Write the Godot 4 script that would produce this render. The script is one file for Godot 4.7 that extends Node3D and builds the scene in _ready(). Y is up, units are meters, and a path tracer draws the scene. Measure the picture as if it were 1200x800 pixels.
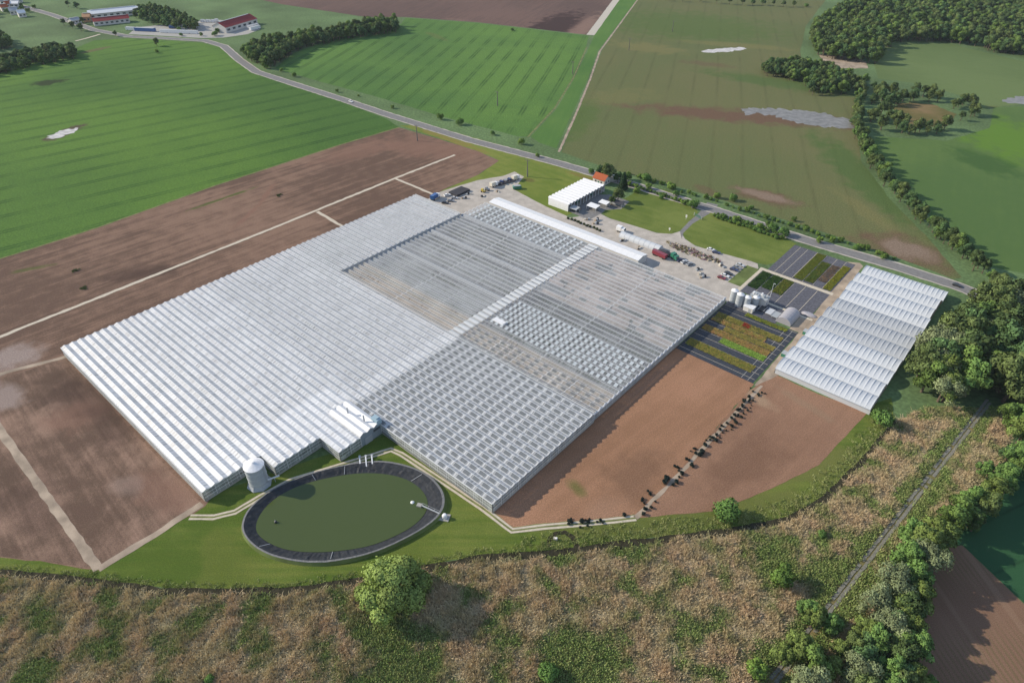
extends Node3D
# An aerial view of a glasshouse nursery among fields. Metres, y up; x runs along the glasshouse spans, -z along the gable fronts.
const AREA := {
	"crop_left": [-229.3,184.8,-231.3,97.4,-228.9,48.4,-231.8,-25.9,-229.4,-125.9,-224.9,-178,-248.1,-183.8,-310,-187,-382.2,-189,-440.4,-185.5,-512.1,-205.1,-552.7,-215.8,-592.2,-210.8,-635.2,-188.4,-671.6,-166.9,-692.2,-138.3,-654.7,-88.9,-624.1,-24.1,-632,156.1],
	"crop_mid": [-442.3,-207.3,-477.6,-253.6,-499.1,-318.5,-496.8,-417.2,-518.1,-442.9,-430.3,-481.9,-352.9,-502,-290.5,-517.7,-263,-475.2,-203.5,-371.1,-164.8,-296.6,-136.9,-228.2,-141.7,-224,-216.1,-217.4,-299.1,-215.3,-366.1,-210.2],
	"crop_strip": [-134.9,-229.9,-159.6,-292.3,-198.9,-367.8,-256.6,-471.2,-290.2,-528.9,-382.7,-714.4,-533.1,-990.4,-507.3,-1013.1,-358.3,-719.9,-243.5,-468.4,-194.8,-386.2,-146.3,-298.2,-105.5,-223.7,-122.3,-224.7],
	"plough": [-1015.5,-445.6,-801.6,-387.8,-708,-389.4,-558,-414.4,-521.8,-446.2,-433.5,-485.2,-355.7,-505.4,-292.9,-521.1,-384.5,-712.9,-536.5,-987.4],
	"olive": [-98.6,-220.9,-141.7,-296.7,-195,-393.4,-240.2,-471.4,-362.3,-732.4,-505,-1015,-246.6,-1242.1,-151.8,-840.6,-125.2,-731.6,-82.7,-609.8,-30.1,-494.8,14.3,-493.8,42.8,-410.6,69.7,-343.7,104.8,-293,133.6,-259,160.9,-221.8,158.1,-217.1,133.3,-220.5,86.1,-224.1,44.4,-224.1,-2.3,-224.1,-51,-217.9],
	"right_low": [60.4,-389.8,62.3,-403.2,103.3,-427.5,120.9,-479.2,111.8,-539.5,130.6,-556,215.4,-562.3,253.4,-214.4,183.8,-247.5,168.9,-243.6,141.3,-272.6,107,-311.5,78.6,-351.6],
	"right_up": [-27.2,-658.5,-22.1,-727,14.6,-754.1,102.5,-718.9,207.1,-686.2,215.4,-562.3,129.2,-563.8,105.3,-525,92.7,-553.2,40.4,-567.3,12.4,-560.7],
	"soil_left": [-231.1,152.9,-230.8,97.6,-228.3,48.7,-231.2,-25.6,-228.7,-125.4,-224.2,-177.4,-191.5,-180.2,-144.8,-182.5,-121.6,-179.7,-115.5,-151.8,-116,-120.7,-113.1,-103.1,6.1,109.1,4.4,143.3,-9,151.9,-23.4,161.7,-56.7,187.6],
	"soil_low": [-125.2,174,-120.6,131.6,-113.9,108.7,4.6,109.4,3.8,143.1,-9.4,151.8,-23.8,161.6,-57.1,187.5],
	"soil_mid": [81,48,90.2,47.7,107.2,28.7,117.9,17,118.7,-6.3,117.6,-72.6,79.3,-75.2],
	"soil_east": [118.5,16.9,135.8,-2,142.9,-16,148.9,-30.3,154.8,-46,158.6,-86.1,140.2,-84,122.7,-84.4,119.2,-74,117.9,-67.2,118.4,-8.1],
	"lawn_pond": [1.3,142.8,1.1,109.6,25.6,47.5,80.4,46.2,88.8,46.2,105.7,26.7,116.5,14.9,133.6,-3.4,140.4,-16.7,146.3,-30.5,151.9,-45.6,155,-84.9,162.9,-101.2,167.7,-88.4,164.7,-54.7,161.1,-32,155.5,-16.1,142.5,1.8,123.7,23.6,103.9,47,88.7,62.4,68.5,90.2,52.5,109.7,27.4,131.7,2,148.6,-18.3,163.3,-47.9,189.3,-58.6,187.2,-25.9,160.9,-11.7,151],
	"lawn_back": [-227.8,-180.6,-213.2,-196,-99.9,-205,-57.1,-206.8,-45.4,-195,-29.1,-167.4,-34.9,-140.8,-79,-144.8,-88.4,-112.1,-113.1,-103.1,-116,-120.7,-115.5,-151.8,-121.6,-179.7,-144.8,-182.5],
	"lawn_gate": [-22.4,-160.7,-24.3,-171.5,-20.7,-187.6,-23,-205.9,-12.7,-215,4.8,-211.6,18,-204,23.5,-198.1,24.3,-185.4,26.6,-170.5,24.6,-164.5,17.8,-160,4.1,-159.1,-12.7,-157.3],
	"lawn_yard": [28.3,-170.5,26.9,-184.8,26.2,-200.4,25.2,-208.7,35.4,-208.5,82.6,-202.2,83.2,-195,82.9,-168,72.1,-165.6,53.7,-162.8,41.6,-161.1,33.4,-164.3],
	"yard": [-116.7,-105,-113.8,-126.1,-109.7,-145.7,-101.7,-162,-100.8,-172.2,-90.5,-170,-82.4,-150.3,-51.2,-144.8,-31.2,-142.5,-21.1,-158.9,-12.7,-157.3,4.1,-159.1,17.8,-160,24.6,-164.5,26.6,-170.5,33.4,-164.3,41.6,-161.1,53.7,-162.8,72.1,-165.6,76,-165.5,78.3,-161.6,83.1,-131.1,84.3,-121.2,33.4,-123.4,-72.7,-124.3,-75.6,-99.1],
	"drive": [26.6,-170.5,24.3,-185.4,23.5,-198.1,21.5,-207,20,-215.2,26.8,-216.5,27.8,-208,28.5,-202.5,27.4,-183.8,29.1,-169.9,32,-163],
	"hall_yard": [-37.8,-148.7,-41.7,-175.8,-31.6,-184.7,-16.8,-184.6,-14.7,-172.1,-21.1,-165,-20.4,-159.5,-20.8,-147.2],
	"dirt_way": [108,-197.1,116.4,-202.1,119,-199.7,122.9,-87.5,122.1,-75.1,118.1,-71.6,117.1,-120.4,115.8,-155.8,113.9,-180.5],
	"reed": [-40,190.9,-16.3,163.9,3.8,149.3,28.8,132.4,53.7,110.5,69.7,91.1,89.8,63.5,104.8,48.2,124.6,24.9,143.2,3.3,156.9,-15,162.4,-31.6,165.9,-54.7,168.5,-87.8,175,-103.8,201.6,-127.2,204.6,-92.5,196.2,-59.4,190,-31.3,193.7,-3.4,200.3,25.6,178.3,63.4,18,218.3],
	"ditch": [-46.5,189.6,-18.6,163.2,1.7,148.5,27.1,131.5,52.2,109.5,68.3,90,88.5,62.1,103.7,46.7,123.5,23.3,142.3,1.5,155.4,-16.4,161,-32.3,164.6,-55.2,167.6,-88.9,169.8,-87.7,167,-54.1,163.6,-30.7,157.5,-14.2,143.9,4.5,125.3,26,105.6,49.2,90.6,64.4,70.8,92,54.7,111.1,29.9,132.9,5,149.8,-15.3,164.2,-42.1,190.5],
	"crop_corner": [202.1,-42.8,198.6,-38.8,201.4,-59.2,204.6,-81.8,206.2,-117.2,234,-197.4,268,-99.8,220.9,-32.3],
	"soil_corner": [202.2,-42.4,220.9,-32,252.1,-14.4,239.6,27.9,207.6,49.5,201.6,9.6,200.2,-9.1,197.3,-29.3,198.4,-37.8],
	"pond_outer": [24.4,106.4,20.1,102.5,18.1,97.1,17.6,90.2,20,81.4,24.3,71.9,30,63.1,36.3,56.4,45.1,52,53.1,50.3,60.7,51.3,66.5,54.6,69.4,60.1,69.1,67.1,67.2,75.3,64.3,83.4,59.5,91.3,53.5,98.2,45.5,103.6,37.7,106.8,30.5,107.6],
	"pond_water": [26.6,102.7,23.5,99.5,21.3,94.3,21.2,87.5,23.5,80.4,28,72.8,33.4,65.7,40.4,59.9,47.8,56.4,55,55.8,60.9,57.6,64.2,61.4,65.3,67.4,63.9,74.3,60.8,82.3,55.2,89.7,48.6,96.3,41.8,101.1,34.8,103.4,29.9,103.8],
	"flood": [-162.8,-544.1,-148.8,-570.6,-132.6,-589.7,-128.4,-579,-140.5,-554.3,-156.3,-535.8],
	"flood_long": [-44.7,-393.3,-37.6,-405.3,-18,-419.7,7.5,-427.7,34.4,-429.3,41.9,-407.4,23.1,-395.9,0.9,-391.9,-8.5,-394.3,-22.2,-396,-35.2,-384.6],
	"wet_pan": [-404.7,11.8,-412.4,4.2,-415.5,-4.3,-412.5,-13.2,-406.5,-9.6,-401.2,-0.8,-398.9,9.1],
	"flood_right": [110.9,-559.8,119.5,-583,133,-598.1,136.9,-573.5,123.8,-559],
	"t_east": [165.6,-106.3,166.5,-131.8,168.7,-158,172.3,-178.7,179.6,-200.1,191.7,-201.3,224.2,-205,238.2,-145.3,204.3,-128.3,188.4,-118.3,176.8,-108.7],
	"t_wood_ne": [-80.2,-635.8,-109.1,-699.1,-123.5,-809.5,-113.4,-889.1,39.3,-1085.2,205.9,-1085.5,206,-702.3,101.2,-726.4,39.8,-756,-13.8,-729.2,-18.2,-657.2,-4.1,-612.7,-49.2,-585.7],
	"t_wood_ne2": [-81.5,-508.5,-79.9,-533.8,-63.4,-556.4,-37.5,-555,-2.7,-536.6,12.6,-498.7,-15.4,-467.7,-36.2,-500,-71,-494.9],
	"t_wood_nw": [-505.5,-210.9,-532.8,-252.9,-518.3,-275.7,-508.4,-337.3,-512.9,-390.9,-489.9,-411.2,-467,-384.7,-481.5,-328.6,-488.5,-277.1,-456.5,-219.4,-436.3,-196.8],
	"t_wood_w": [-675.9,-10.2,-671.7,-38.8,-674.6,-71.3,-677,-97.1,-654.5,-107.4,-627.3,-95.1,-625.8,-62.4,-617.7,-22.1,-628.4,16.7],
	"t_wood_w2": [-770.2,-44.4,-775,-70.8,-747.1,-74.7,-717.8,-61.2,-729.1,-32.7],
	"t_farm": [-779.2,-220.1,-808,-249.7,-776.8,-263,-682.7,-253.9,-637.4,-235,-676.2,-223.8,-712.5,-215.6],
	"clearing": [47.6,-498.1,70.7,-512.3,93.7,-497.8,94,-460.7,75.1,-439,56.7,-454.3],
	"clearing2": [-62.5,-609.1,-45.9,-623.7,-16.9,-614.1,-6.5,-590.2,-27.2,-572,-46.7,-579.4],
	"t_belt": [187.8,-1.1,187.5,-15.9,190.2,-25.2,194.2,-30.7,197.3,-13.8,200.1,4.5,204.2,24.9,187.8,39.4,186.2,26.2,187.6,10.6],
	"t_belt2": [193.4,-39.4,198.2,-62.1,204.1,-81.4,203.7,-103.1,201.2,-122.9,204.8,-128.7,208.5,-104.3,208.9,-75.4,204.2,-57.9,198.2,-38.5],
	"t_scrub": [16,-521.6,43.2,-532.2,70.6,-533.7,101,-530.1,108.8,-508.3,103.4,-451.4,88.9,-426.5,70.8,-415.5,50.2,-417.2],
	"farm_yard": [-692,-176,-718.9,-198,-706,-233.5,-696.5,-266.8,-685.2,-283.1,-628.5,-301.5,-600.8,-290.1,-589.2,-266.3,-594.8,-239.7,-612.4,-221.6,-654.6,-197.9],
}
const LINE := {
	"road": [-1944.6,-47.9,-1195.1,-132,-1026.7,-148.6,-871.8,-158.8,-743.3,-159.1,-681.7,-171.4,-644.8,-193.1,-597.7,-218.7,-559.5,-219.6,-496.9,-201,-445.5,-188.7,-389.7,-189.5,-315.7,-191.3,-258.7,-191,-164.8,-194.3,-90.6,-202.9,-30,-206.8,35.4,-208.5,87.6,-207.9,131.8,-211,162.2,-211.1,191.2,-204.5,231.2,-194.9],
	"hedge": [4.8,-532.5,26.4,-464.5,43.3,-411.1,64.1,-363.9,80.4,-337.2,99.6,-310.2,115.7,-289.8,129.7,-273.7,142.8,-257.7,155.4,-246,167.6,-231,177.8,-218.5],
	"path_a": [-152.7,141.5,-153.1,121.6,-152.2,-7.9,-152.9,-110.9,-152.1,-166.5],
	"path_b": [-153.5,-111.5,-116.2,-111.2],
	"path_c": [-150.4,-48.3,-122.7,-46.3],
	"path_d": [-125.7,142.6,-123.7,130.7,-115.2,107.8],
	"path_e": [-152,141.7,-85.8,142.4,-34.1,142.9,4.1,143.2],
	"path_f": [4.1,143.2,4.6,126,4.2,109.3],
	"path_pond": [6.5,114.8,12.5,109.6,15.9,103.8,16.6,94.6,18.1,83.7,25.7,67.4,33.3,50.7,37.8,49.6,59.1,48.6,76.9,47.9,90.6,48.2,97.9,39.6,107.6,29.3,118.1,17.3],
	"path_soil": [118.1,17.3,119.4,-11.1,119.7,-43,120.5,-73.7],
	"slab_track": [193,-125.6,185.1,-45.8,180.9,-5.4,179.4,8,175,39],
	"farm_track": [-100,-219.7,-142.9,-298.4,-190.3,-382.7,-241.5,-470.2,-363.1,-731.6,-502.8,-1017],
	"edge_track": [-135.7,-226.9,-162,-293.1,-201.2,-369.5,-262.3,-475.8],
	"white_track": [-291.5,-522.4,-385.3,-712.1,-529.8,-993.3],
	"lane_nw": [-703.8,-122.9,-707.6,-135.3,-716.2,-154.7],
	"drain": [103.5,45.2,102.1,42.6,102.3,39.7,103.9,37.4,106.8,37.1,109.6,38.5,111.4,40.4],
	"boundary": [-231.1,152.9,-231.3,97.4,-228.9,48.4,-231.8,-25.9,-229.4,-125.9,-224.9,-178],
}
const SPOT := {
	"line_se": [206.1,-105.2,0,10, 203.8,-112,0,9, 200.3,-112.1,0,9, 206.7,-91.6,0,8, 205.9,-77.8,0,8, 204.5,-69.1,0,8, 200,-77.8,0,6, 203.1,-60.7,0,8, 199.5,-58.5,0,8, 198.2,-50.8,0,9, 202.9,-50.4,1,9, 196.9,-43.8,0,10, 194.9,-35.6,0,10, 192.6,-28.5,0,11, 188.4,-29.8,0,9, 195,-22.5,2,10, 190.3,-19.1,0,10, 193.4,-14.2,0,9, 196.8,-9,0,9, 190.1,-7.5,2,10, 194,-0.9,0,9, 188.7,1.7,2,9, 193.6,7.6,2,9, 197.6,1.8,0,8, 200.9,7.1,0,8, 198.4,12.4,0,7, 189.1,11.6,0,8, 202.3,15.1,0,7, 199.2,22.2,0,7, 191.3,24.8,2,8, 176.6,16.8,0,8, 174.4,16.3,0,7, 180.6,15.7,0,6, 176.7,29,0,9, 181.5,30.3,0,9, 174.6,32.7,0,7, 185.5,27.5,0,7, 183.6,37.4,2,9, 170.4,39.5,3,5, 185.3,20.7,0,6, 207,12.4,3,4, 205.3,-122.7,0,11, 214.7,-90.7,0,9, 203.9,-148.4,0,12],
	"lone": [80.9,89.6,2,14.5, 128.9,77.2,3,5, 140.4,-2.8,3,7.5, 164.3,-82.2,3,8, 164.4,9,3,7, 167.1,-16.3,3,2.6, 61.8,137.9,3,2.2],
	"road": [-213.7,-211.3,3,5, -193.5,-213.3,3,6, -159.1,-213.5,3,4, -130,-213.3,3,5, -105.4,-202.2,3,3, -263.4,-204.1,3,3, -49.8,-196.5,3,5, -60.2,-204.1,3,4, -44.8,-201,0,12, -51.8,-202.2,0,9, -38.2,-203.1,0,8, -29.8,-196.5,4,12, -35.4,-211,3,5, -25.8,-217.6,3,6, -18.1,-208.4,3,4, -22.3,-179.7,0,9, -22.4,-173.2,0,6, -6.4,-217.1,3,5, 0.3,-211,3,4, 16.8,-202.9,3,6, 21.4,-224.6,3,4, 30.8,-227.9,3,5, 44.4,-224.1,3,3, 62.6,-209,3,4, 66.2,-206.6,3,5, 73.2,-204.6,3,6, 91.5,-210.1,3,4, 109.6,-215.7,3,3, 124.1,-214.9,3,4, 96.5,-215.8,3,3, 70.3,-225.8,3,3, -310.3,-205.5,3,2, -334.2,-200.7,3,3, -403.1,-203.2,3,4, -427,-205,3,4, -448.6,-201.8,3,5, 45.1,-202.3,3,4, 51.5,-203.5,3,3, 59.4,-203.4,3,4, 37.3,-202.7,3,3, -4,-200.7,3,3, -20.4,-197.9,3,4, -613.5,-172.2,0,9, -585.5,-158.7,3,4, -372.6,-479,3,4],
	"north": [-1000.2,-110,3,6, -925.7,-125.2,3,6, -938.4,-135.2,3,5, -965.8,-132.8,3,6, -921.6,-135.8,3,5, -907,-107.8,3,6, -983.3,-147.5,3,6, -928.3,-144,3,6, -910.9,-145.2,3,5, -793.1,-144.8,0,8, -771.3,-146.1,0,8, -750.1,-147.4,0,9, -785.8,-163.4,0,8, -953.3,-151.2,3,5, -928.5,-158.3,3,5, -694.7,-162.7,0,6, -886.2,-195.4,0,9, -906.4,-192.4,0,8, -664.1,-222.9,3,5, -609.5,-237.5,3,6, -622.6,-248,3,5, -638.6,-211.9,3,4, -621.1,-227.3,3,4, -237.9,-794.7,0,10, -227.6,-803.8,0,9, -217.2,-812.9,0,9, -204.5,-816.5,0,8, -191.9,-820.1,0,8, -181.7,-829.1,0,8, -168.9,-840.4,3,5, -253.5,-788.6,0,9, -269.2,-782.5,0,9, -292.4,-777.8,0,8, -310,-762.3,0,8, -327.1,-755.2,0,7],
	"pots": [119.7,-67.4,3,2, 119.8,-63.3,3,2, 119.9,-60,3,2, 119.8,-56.6,3,2, 119.9,-53.4,3,2, 120,-50.3,3,2, 119.8,-47.6,3,2, 119.7,-44.3,3,2, 119.6,-41.7,3,2, 119.5,-38.6,3,2, 119.6,-35.6,3,2, 119.5,-33.1,3,2, 119.3,-30.1,3,2, 119.2,-27.7,3,2, 118.7,-22.1,3,2, 117.1,-21.8,3,2, 117.4,-17,3,2.6, 117.4,-12.1,3,2, 117.1,-10.8,3,2.3, 117.3,-4.1,3,2.6, 116.6,-2.9,3,2.6, 116.7,5.6,3,2, 115.6,5.5,3,2.2, 116.9,10.8,3,2.4, 115.9,10.2,3,2.2, 122.1,-70.2,3,2, 122.2,-66.8,3,2, 122.2,-62.8,3,2, 122.3,-59.5,3,2, 122.4,-55.6,3,2, 122.3,-52.9,3,2, 122.1,-49.6,3,2, 122.1,-45.8,3,2, 121.8,-43,3,2, 121.9,-40.1,3,2, 121.5,-37.3,3,2, 121.4,-34.2,3,2, 121,-32.2,3,2, 120.6,-23.2,3,2.4, 120.5,-21.4,3,2, 119.8,-15.3,3,2.2, 120.1,-9.2,3,2.4, 120.2,-5,3,2.2, 120.3,-3.6,3,2.2, 119.8,10.1,3,2.6, 114.3,19.2,3,2, 110.2,25.6,3,2, 109.1,27,3,2, 107.6,28.3,3,2, 106.5,29.3,3,2, 105.5,30.7,3,2, 103.2,33.2,3,2.2, 102.5,33.7,3,2, 119.8,15.3,3,2],
}
const NORTH_DATA := [
	["farm_building", "long farm building with a pale grey white roof", -804, -209, 1.28, 57, 6.0, 16.0, "white_metal", "render_white", 3.0, 8],
	["farm_building", "long low barn with a dark red roof among trees", -763, -188, 1.28, 39, 5.0, 13.0, "red_sheet", "render_white", 3.0, 7],
	["farm_building", "white gabled hall with a broad red sheet roof by the road", -629, -275, 1.88, 53, 6.0, 20.0, "red_sheet", "render_white", 4.5, 6],
	["farm_building", "small orange rendered house at the end of the red barn", -797, -174, 1.04, 8, 6.0, 12.0, "orange_wall", "orange_wall", 3.0, 2],
	["farm_building", "pale shed beyond the orange house on the far left", -798, -159, 1.68, 11, 4.0, 10.0, "grey_metal", "render_white", 2.0, 3],
	["village_house", "white village house in the far left corner", -942, -128, 1.48, 8, 5.0, 10.0, "red_tile", "render_white", 3.0, 2],
	["village_house", "grey roofed village house in the far left corner", -910, -129, 1.30, 9, 5.0, 10.0, "grey_metal", "render_white", 3.0, 2],
	["village_house", "pale village house beside the far left road", -993, -142, 1.51, 8, 5.0, 9.0, "grey_metal", "render_white", 3.0, 2],
	["village_house", "second pale village house behind the far left road", -958, -147, 0.72, 11, 5.0, 9.0, "white_metal", "render_white", 3.0, 2],
	["village_house", "red roofed village house between the grey ones far left", -963, -139, 1.60, 7, 5.0, 9.0, "red_tile", "render_white", 3.0, 2],
	["village_house", "low white village house at the picture corner road", -886, -130, 1.44, 8, 5.0, 9.0, "white_metal", "render_white", 3.0, 2],
	["village_house", "brown roofed village house behind the far left road", -970, -126, 1.74, 6, 5.0, 9.0, "red_sheet", "render_white", 3.0, 2],
	["village_house", "long grey village barn at the far left", -931, -107, 1.47, 15, 5.0, 9.0, "grey_metal", "render_white", 3.0, 2],
	["village_house", "small white house beside the long village barn", -988, -159, 0.72, 7, 5.0, 9.0, "red_tile", "render_white", 3.0, 2],
]
const NORTH_BOXES := [
	["shipping_container", "long blue container beside the road in front of the farm", "container", -692, -196, 0.55, 25, 3.4, 4.0, "paint_blue"],
	["shipping_container", "white container next to the long blue one", "container", -710, -187, 0.53, 11, 3.0, 3.4, "paint_white"],
	["shipping_container", "second blue container nearer the red roofed hall", "container", -683, -225, 0.96, 9, 3.0, 3.4, "paint_blue"],
	["shipping_container", "long white container along the road before the red roofed hall", "container", -653, -217, 0.58, 46, 3.0, 3.4, "paint_white"],
	["camper_van", "white van in the row behind the farm yard", "van", -686, -264, 0.72, 5, 2.6, 2.6, "paint_white", "white vans in the farm yard"],
	["camper_van", "white van in the row behind the farm yard", "van", -681, -268, 0.72, 5, 2.6, 2.6, "paint_white", "white vans in the farm yard"],
	["camper_van", "white van in the row behind the farm yard", "van", -676, -272, 0.72, 5, 2.6, 2.6, "paint_white", "white vans in the farm yard"],
	["camper_van", "white van in the row behind the farm yard", "van", -677, -277, 0.72, 4, 2.6, 2.6, "paint_white", "white vans in the farm yard"],
	["parked_lorry", "silver lorry right of the red roofed hall", "truck", -613, -288, 1.75, 16, 3.0, 3.0, "paint_silver"],
	["parked_lorry", "white lorry right of the red roofed hall, beside the silver one", "truck", -604, -285, 1.80, 15, 3.0, 3.0, "paint_white"],
	["parked_lorry", "dark lorry parked in the middle of the farm yard", "truck", -669, -239, 1.21, 9, 3.0, 3.0, "paint_grey"],
]
const PITCH := 3.2      # one glasshouse span

var M := {}
var used := {}
var rng := RandomNumberGenerator.new()
var nz := FastNoiseLite.new()
var nf := FastNoiseLite.new()

# ---------------------------------------------------------------- small mesh collector
class G:
	var v := PackedVector3Array()
	var c := PackedColorArray()
	var uv := PackedVector2Array()
	func tri(a: Vector3, b: Vector3, d: Vector3, k := Color.WHITE) -> void:
		v.append_array([a, b, d]); c.append_array([k, k, k])
	func quad(a: Vector3, b: Vector3, d: Vector3, e: Vector3, k := Color.WHITE) -> void:
		v.append_array([a, b, d, a, d, e]); c.append_array([k, k, k, k, k, k])
	func box(p: Vector3, s: Vector3, turn := 0.0, k := Color.WHITE) -> void:   # p: centre of the base
		var b := Basis(Vector3.UP, turn)
		var h := s * 0.5
		var q := []
		for y in [0.0, s.y]:
			for o in [Vector2(-1, -1), Vector2(1, -1), Vector2(1, 1), Vector2(-1, 1)]:
				q.append(p + b * Vector3(o.x * h.x, y, o.y * h.z))
		quad(q[4], q[5], q[6], q[7], k); quad(q[3], q[2], q[1], q[0], k)
		for i in 4:
			var j := (i + 1) % 4
			quad(q[i], q[j], q[j + 4], q[i + 4], k)
	func bar(a: Vector3, b: Vector3, w: float, h: float, k := Color.WHITE) -> void:   # a beam between two points
		var d := (b - a).normalized()
		var s := d.cross(Vector3.UP)
		s = (Vector3.RIGHT if s.length() < 0.01 else s.normalized()) * w * 0.5
		var u := s.cross(d).normalized() * h * 0.5
		var q := [a - s - u, a + s - u, a + s + u, a - s + u, b - s - u, b + s - u, b + s + u, b - s + u]
		for f in [[0, 1, 2, 3], [5, 4, 7, 6], [0, 4, 5, 1], [1, 5, 6, 2], [2, 6, 7, 3], [3, 7, 4, 0]]:
			quad(q[f[0]], q[f[1]], q[f[2]], q[f[3]], k)
	func ring(p: Vector3, prof: Array, n: int, k := Color.WHITE) -> void:   # lathe: prof of [radius, height]
		for i in prof.size() - 1:
			var a: Array = prof[i]
			var b: Array = prof[i + 1]
			for j in n:
				var t := TAU * j / n
				var u := TAU * (j + 1) / n
				quad(p + Vector3(cos(t) * a[0], a[1], sin(t) * a[0]), p + Vector3(cos(u) * a[0], a[1], sin(u) * a[0]), p + Vector3(cos(u) * b[0], b[1], sin(u) * b[0]), p + Vector3(cos(t) * b[0], b[1], sin(t) * b[0]), k)
	func prism(p: Vector3, side: PackedVector2Array, w: float, turn := 0.0, k := Color.WHITE) -> void:   # outline in x,y pulled along z
		var b := Basis(Vector3.UP, turn)
		var idx := Geometry2D.triangulate_polygon(side)
		for z in [-w / 2, w / 2]:
			for i in range(0, idx.size(), 3):
				tri(p + b * Vector3(side[idx[i]].x, side[idx[i]].y, z), p + b * Vector3(side[idx[i + 1]].x, side[idx[i + 1]].y, z), p + b * Vector3(side[idx[i + 2]].x, side[idx[i + 2]].y, z), k)
		for i in side.size():
			var s := side[i]
			var t := side[(i + 1) % side.size()]
			quad(p + b * Vector3(s.x, s.y, -w / 2), p + b * Vector3(t.x, t.y, -w / 2), p + b * Vector3(t.x, t.y, w / 2), p + b * Vector3(s.x, s.y, w / 2), k)
	func mesh(m: Material, colored := false) -> ArrayMesh:
		var a := []
		a.resize(Mesh.ARRAY_MAX)
		a[Mesh.ARRAY_VERTEX] = v
		if colored: a[Mesh.ARRAY_COLOR] = c
		if uv.size() == v.size(): a[Mesh.ARRAY_TEX_UV] = uv
		var r := ArrayMesh.new()
		r.add_surface_from_arrays(Mesh.PRIMITIVE_TRIANGLES, a)
		r.surface_set_material(0, m)
		return r

# ---------------------------------------------------------------- naming
func numbered(called: String) -> String:
	var n: int = used.get(called, 0)
	used[called] = n + 1
	return called if n == 0 else "%s_%03d" % [called, n]
func tag(o: Node, label: String, category: String, group := "") -> Node:
	o.set_meta("label", label); o.set_meta("category", category)
	if group: o.set_meta("group", group)
	return o
func thing(called: String, label: String, category: String, at := Vector3.ZERO, turn := 0.0, group := "") -> Node3D:
	var o := Node3D.new()
	o.name = numbered(called); add_child(o, true)
	o.position = at; o.rotation.y = turn
	tag(o, label, category, group)
	return o
func inst(called: String, m: Mesh, parent: Node = self, at := Vector3.ZERO) -> MeshInstance3D:
	var o := MeshInstance3D.new()
	o.mesh = m
	o.name = numbered(called) if parent == self else called
	parent.add_child(o, true)
	o.position = at
	return o
func part(called: String, g: G, m: Material, parent: Node, colored := false) -> MeshInstance3D:
	return inst(called, g.mesh(m, colored), parent)
func structure(o: Node, label: String) -> Node:
	o.set_meta("kind", "structure"); o.set_meta("label", label)
	return o
func copy(o: Node3D, at: Vector3, turn: float, label := "", group := "") -> Node3D:
	var c: Node3D = o.duplicate()
	c.name = numbered(String(o.name).rstrip("0123456789").trim_suffix("_")); add_child(c, true)
	c.position = at; c.rotation.y = turn
	if label: c.set_meta("label", label)
	if group: c.set_meta("group", group)
	return c

# ---------------------------------------------------------------- materials
func mat(key: String, col: Color, rough := 0.8, metal := 0.0, spec := 0.5) -> StandardMaterial3D:
	var m := StandardMaterial3D.new()
	m.resource_name = key
	m.albedo_color = col; m.roughness = rough; m.metallic = metal; m.metallic_specular = spec
	m.cull_mode = BaseMaterial3D.CULL_DISABLED
	M[key] = m
	return m
func lin(r: float, g: float, b: float) -> Color:
	return Color(r, g, b).linear_to_srgb()
func grain(freq: float, low: float, high: float, seed_: int, oct := 4) -> NoiseTexture2D:
	var n := FastNoiseLite.new()
	n.seed = seed_; n.frequency = freq; n.noise_type = FastNoiseLite.TYPE_SIMPLEX_SMOOTH
	n.fractal_octaves = oct
	var t := NoiseTexture2D.new()
	t.width = 512; t.height = 512; t.seamless = true; t.noise = n
	var r := Gradient.new()
	r.offsets = PackedFloat32Array([0.15, 0.85])
	r.colors = PackedColorArray([Color(low, low, low), Color(high, high, high)])
	t.color_ramp = r
	return t
var grain_fine: NoiseTexture2D
var grain_mid: NoiseTexture2D
var grain_soft: NoiseTexture2D
func detailed(m: StandardMaterial3D, t: Texture2D, tile: float) -> StandardMaterial3D:
	m.detail_enabled = true
	m.detail_albedo = t
	m.detail_blend_mode = BaseMaterial3D.BLEND_MODE_MUL
	m.detail_uv_layer = BaseMaterial3D.DETAIL_UV_2
	m.uv2_triplanar = true; m.uv2_world_triplanar = true
	m.uv2_scale = Vector3.ONE / tile
	return m
# material of one tone with coarse noise (tile in metres) times fine grain
func grainy(key: String, col: Color, tile := 37.0, fine := 5.0, rough := 0.95, strong := false) -> StandardMaterial3D:
	var m := mat(key, col, rough, 0.0, 0.25)
	m.albedo_texture = grain_mid if strong else grain_soft
	m.uv1_triplanar = true; m.uv1_world_triplanar = true
	m.uv1_scale = Vector3.ONE / tile
	return detailed(m, grain_fine if strong else grain_soft, fine)

# ---------------------------------------------------------------- flat areas
func pts(flat: Array) -> PackedVector2Array:
	var r := PackedVector2Array()
	for i in range(0, flat.size(), 2): r.append(Vector2(flat[i], flat[i + 1]))
	return r
func rough_edge(p: PackedVector2Array, step: float, amp: float) -> PackedVector2Array:
	var r := PackedVector2Array()
	for i in p.size():
		var a := p[i]
		var b := p[(i + 1) % p.size()]
		var n := clampi(int(a.distance_to(b) / step), 1, 160)
		var s := (b - a).orthogonal().normalized()
		for k in n:
			var q := a.lerp(b, float(k) / n)
			r.append(q + s * (nz.get_noise_2d(q.x * 9.0, q.y * 9.0) * amp if k else 0.0))
	return r
func smooth(p: PackedVector2Array, rounds := 2) -> PackedVector2Array:   # closed corner cutting
	for _k in rounds:
		var r := PackedVector2Array()
		for i in p.size():
			var b := p[(i + 1) % p.size()]
			r.append(p[i].lerp(b, 0.25)); r.append(p[i].lerp(b, 0.75))
		p = r
	return p
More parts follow.
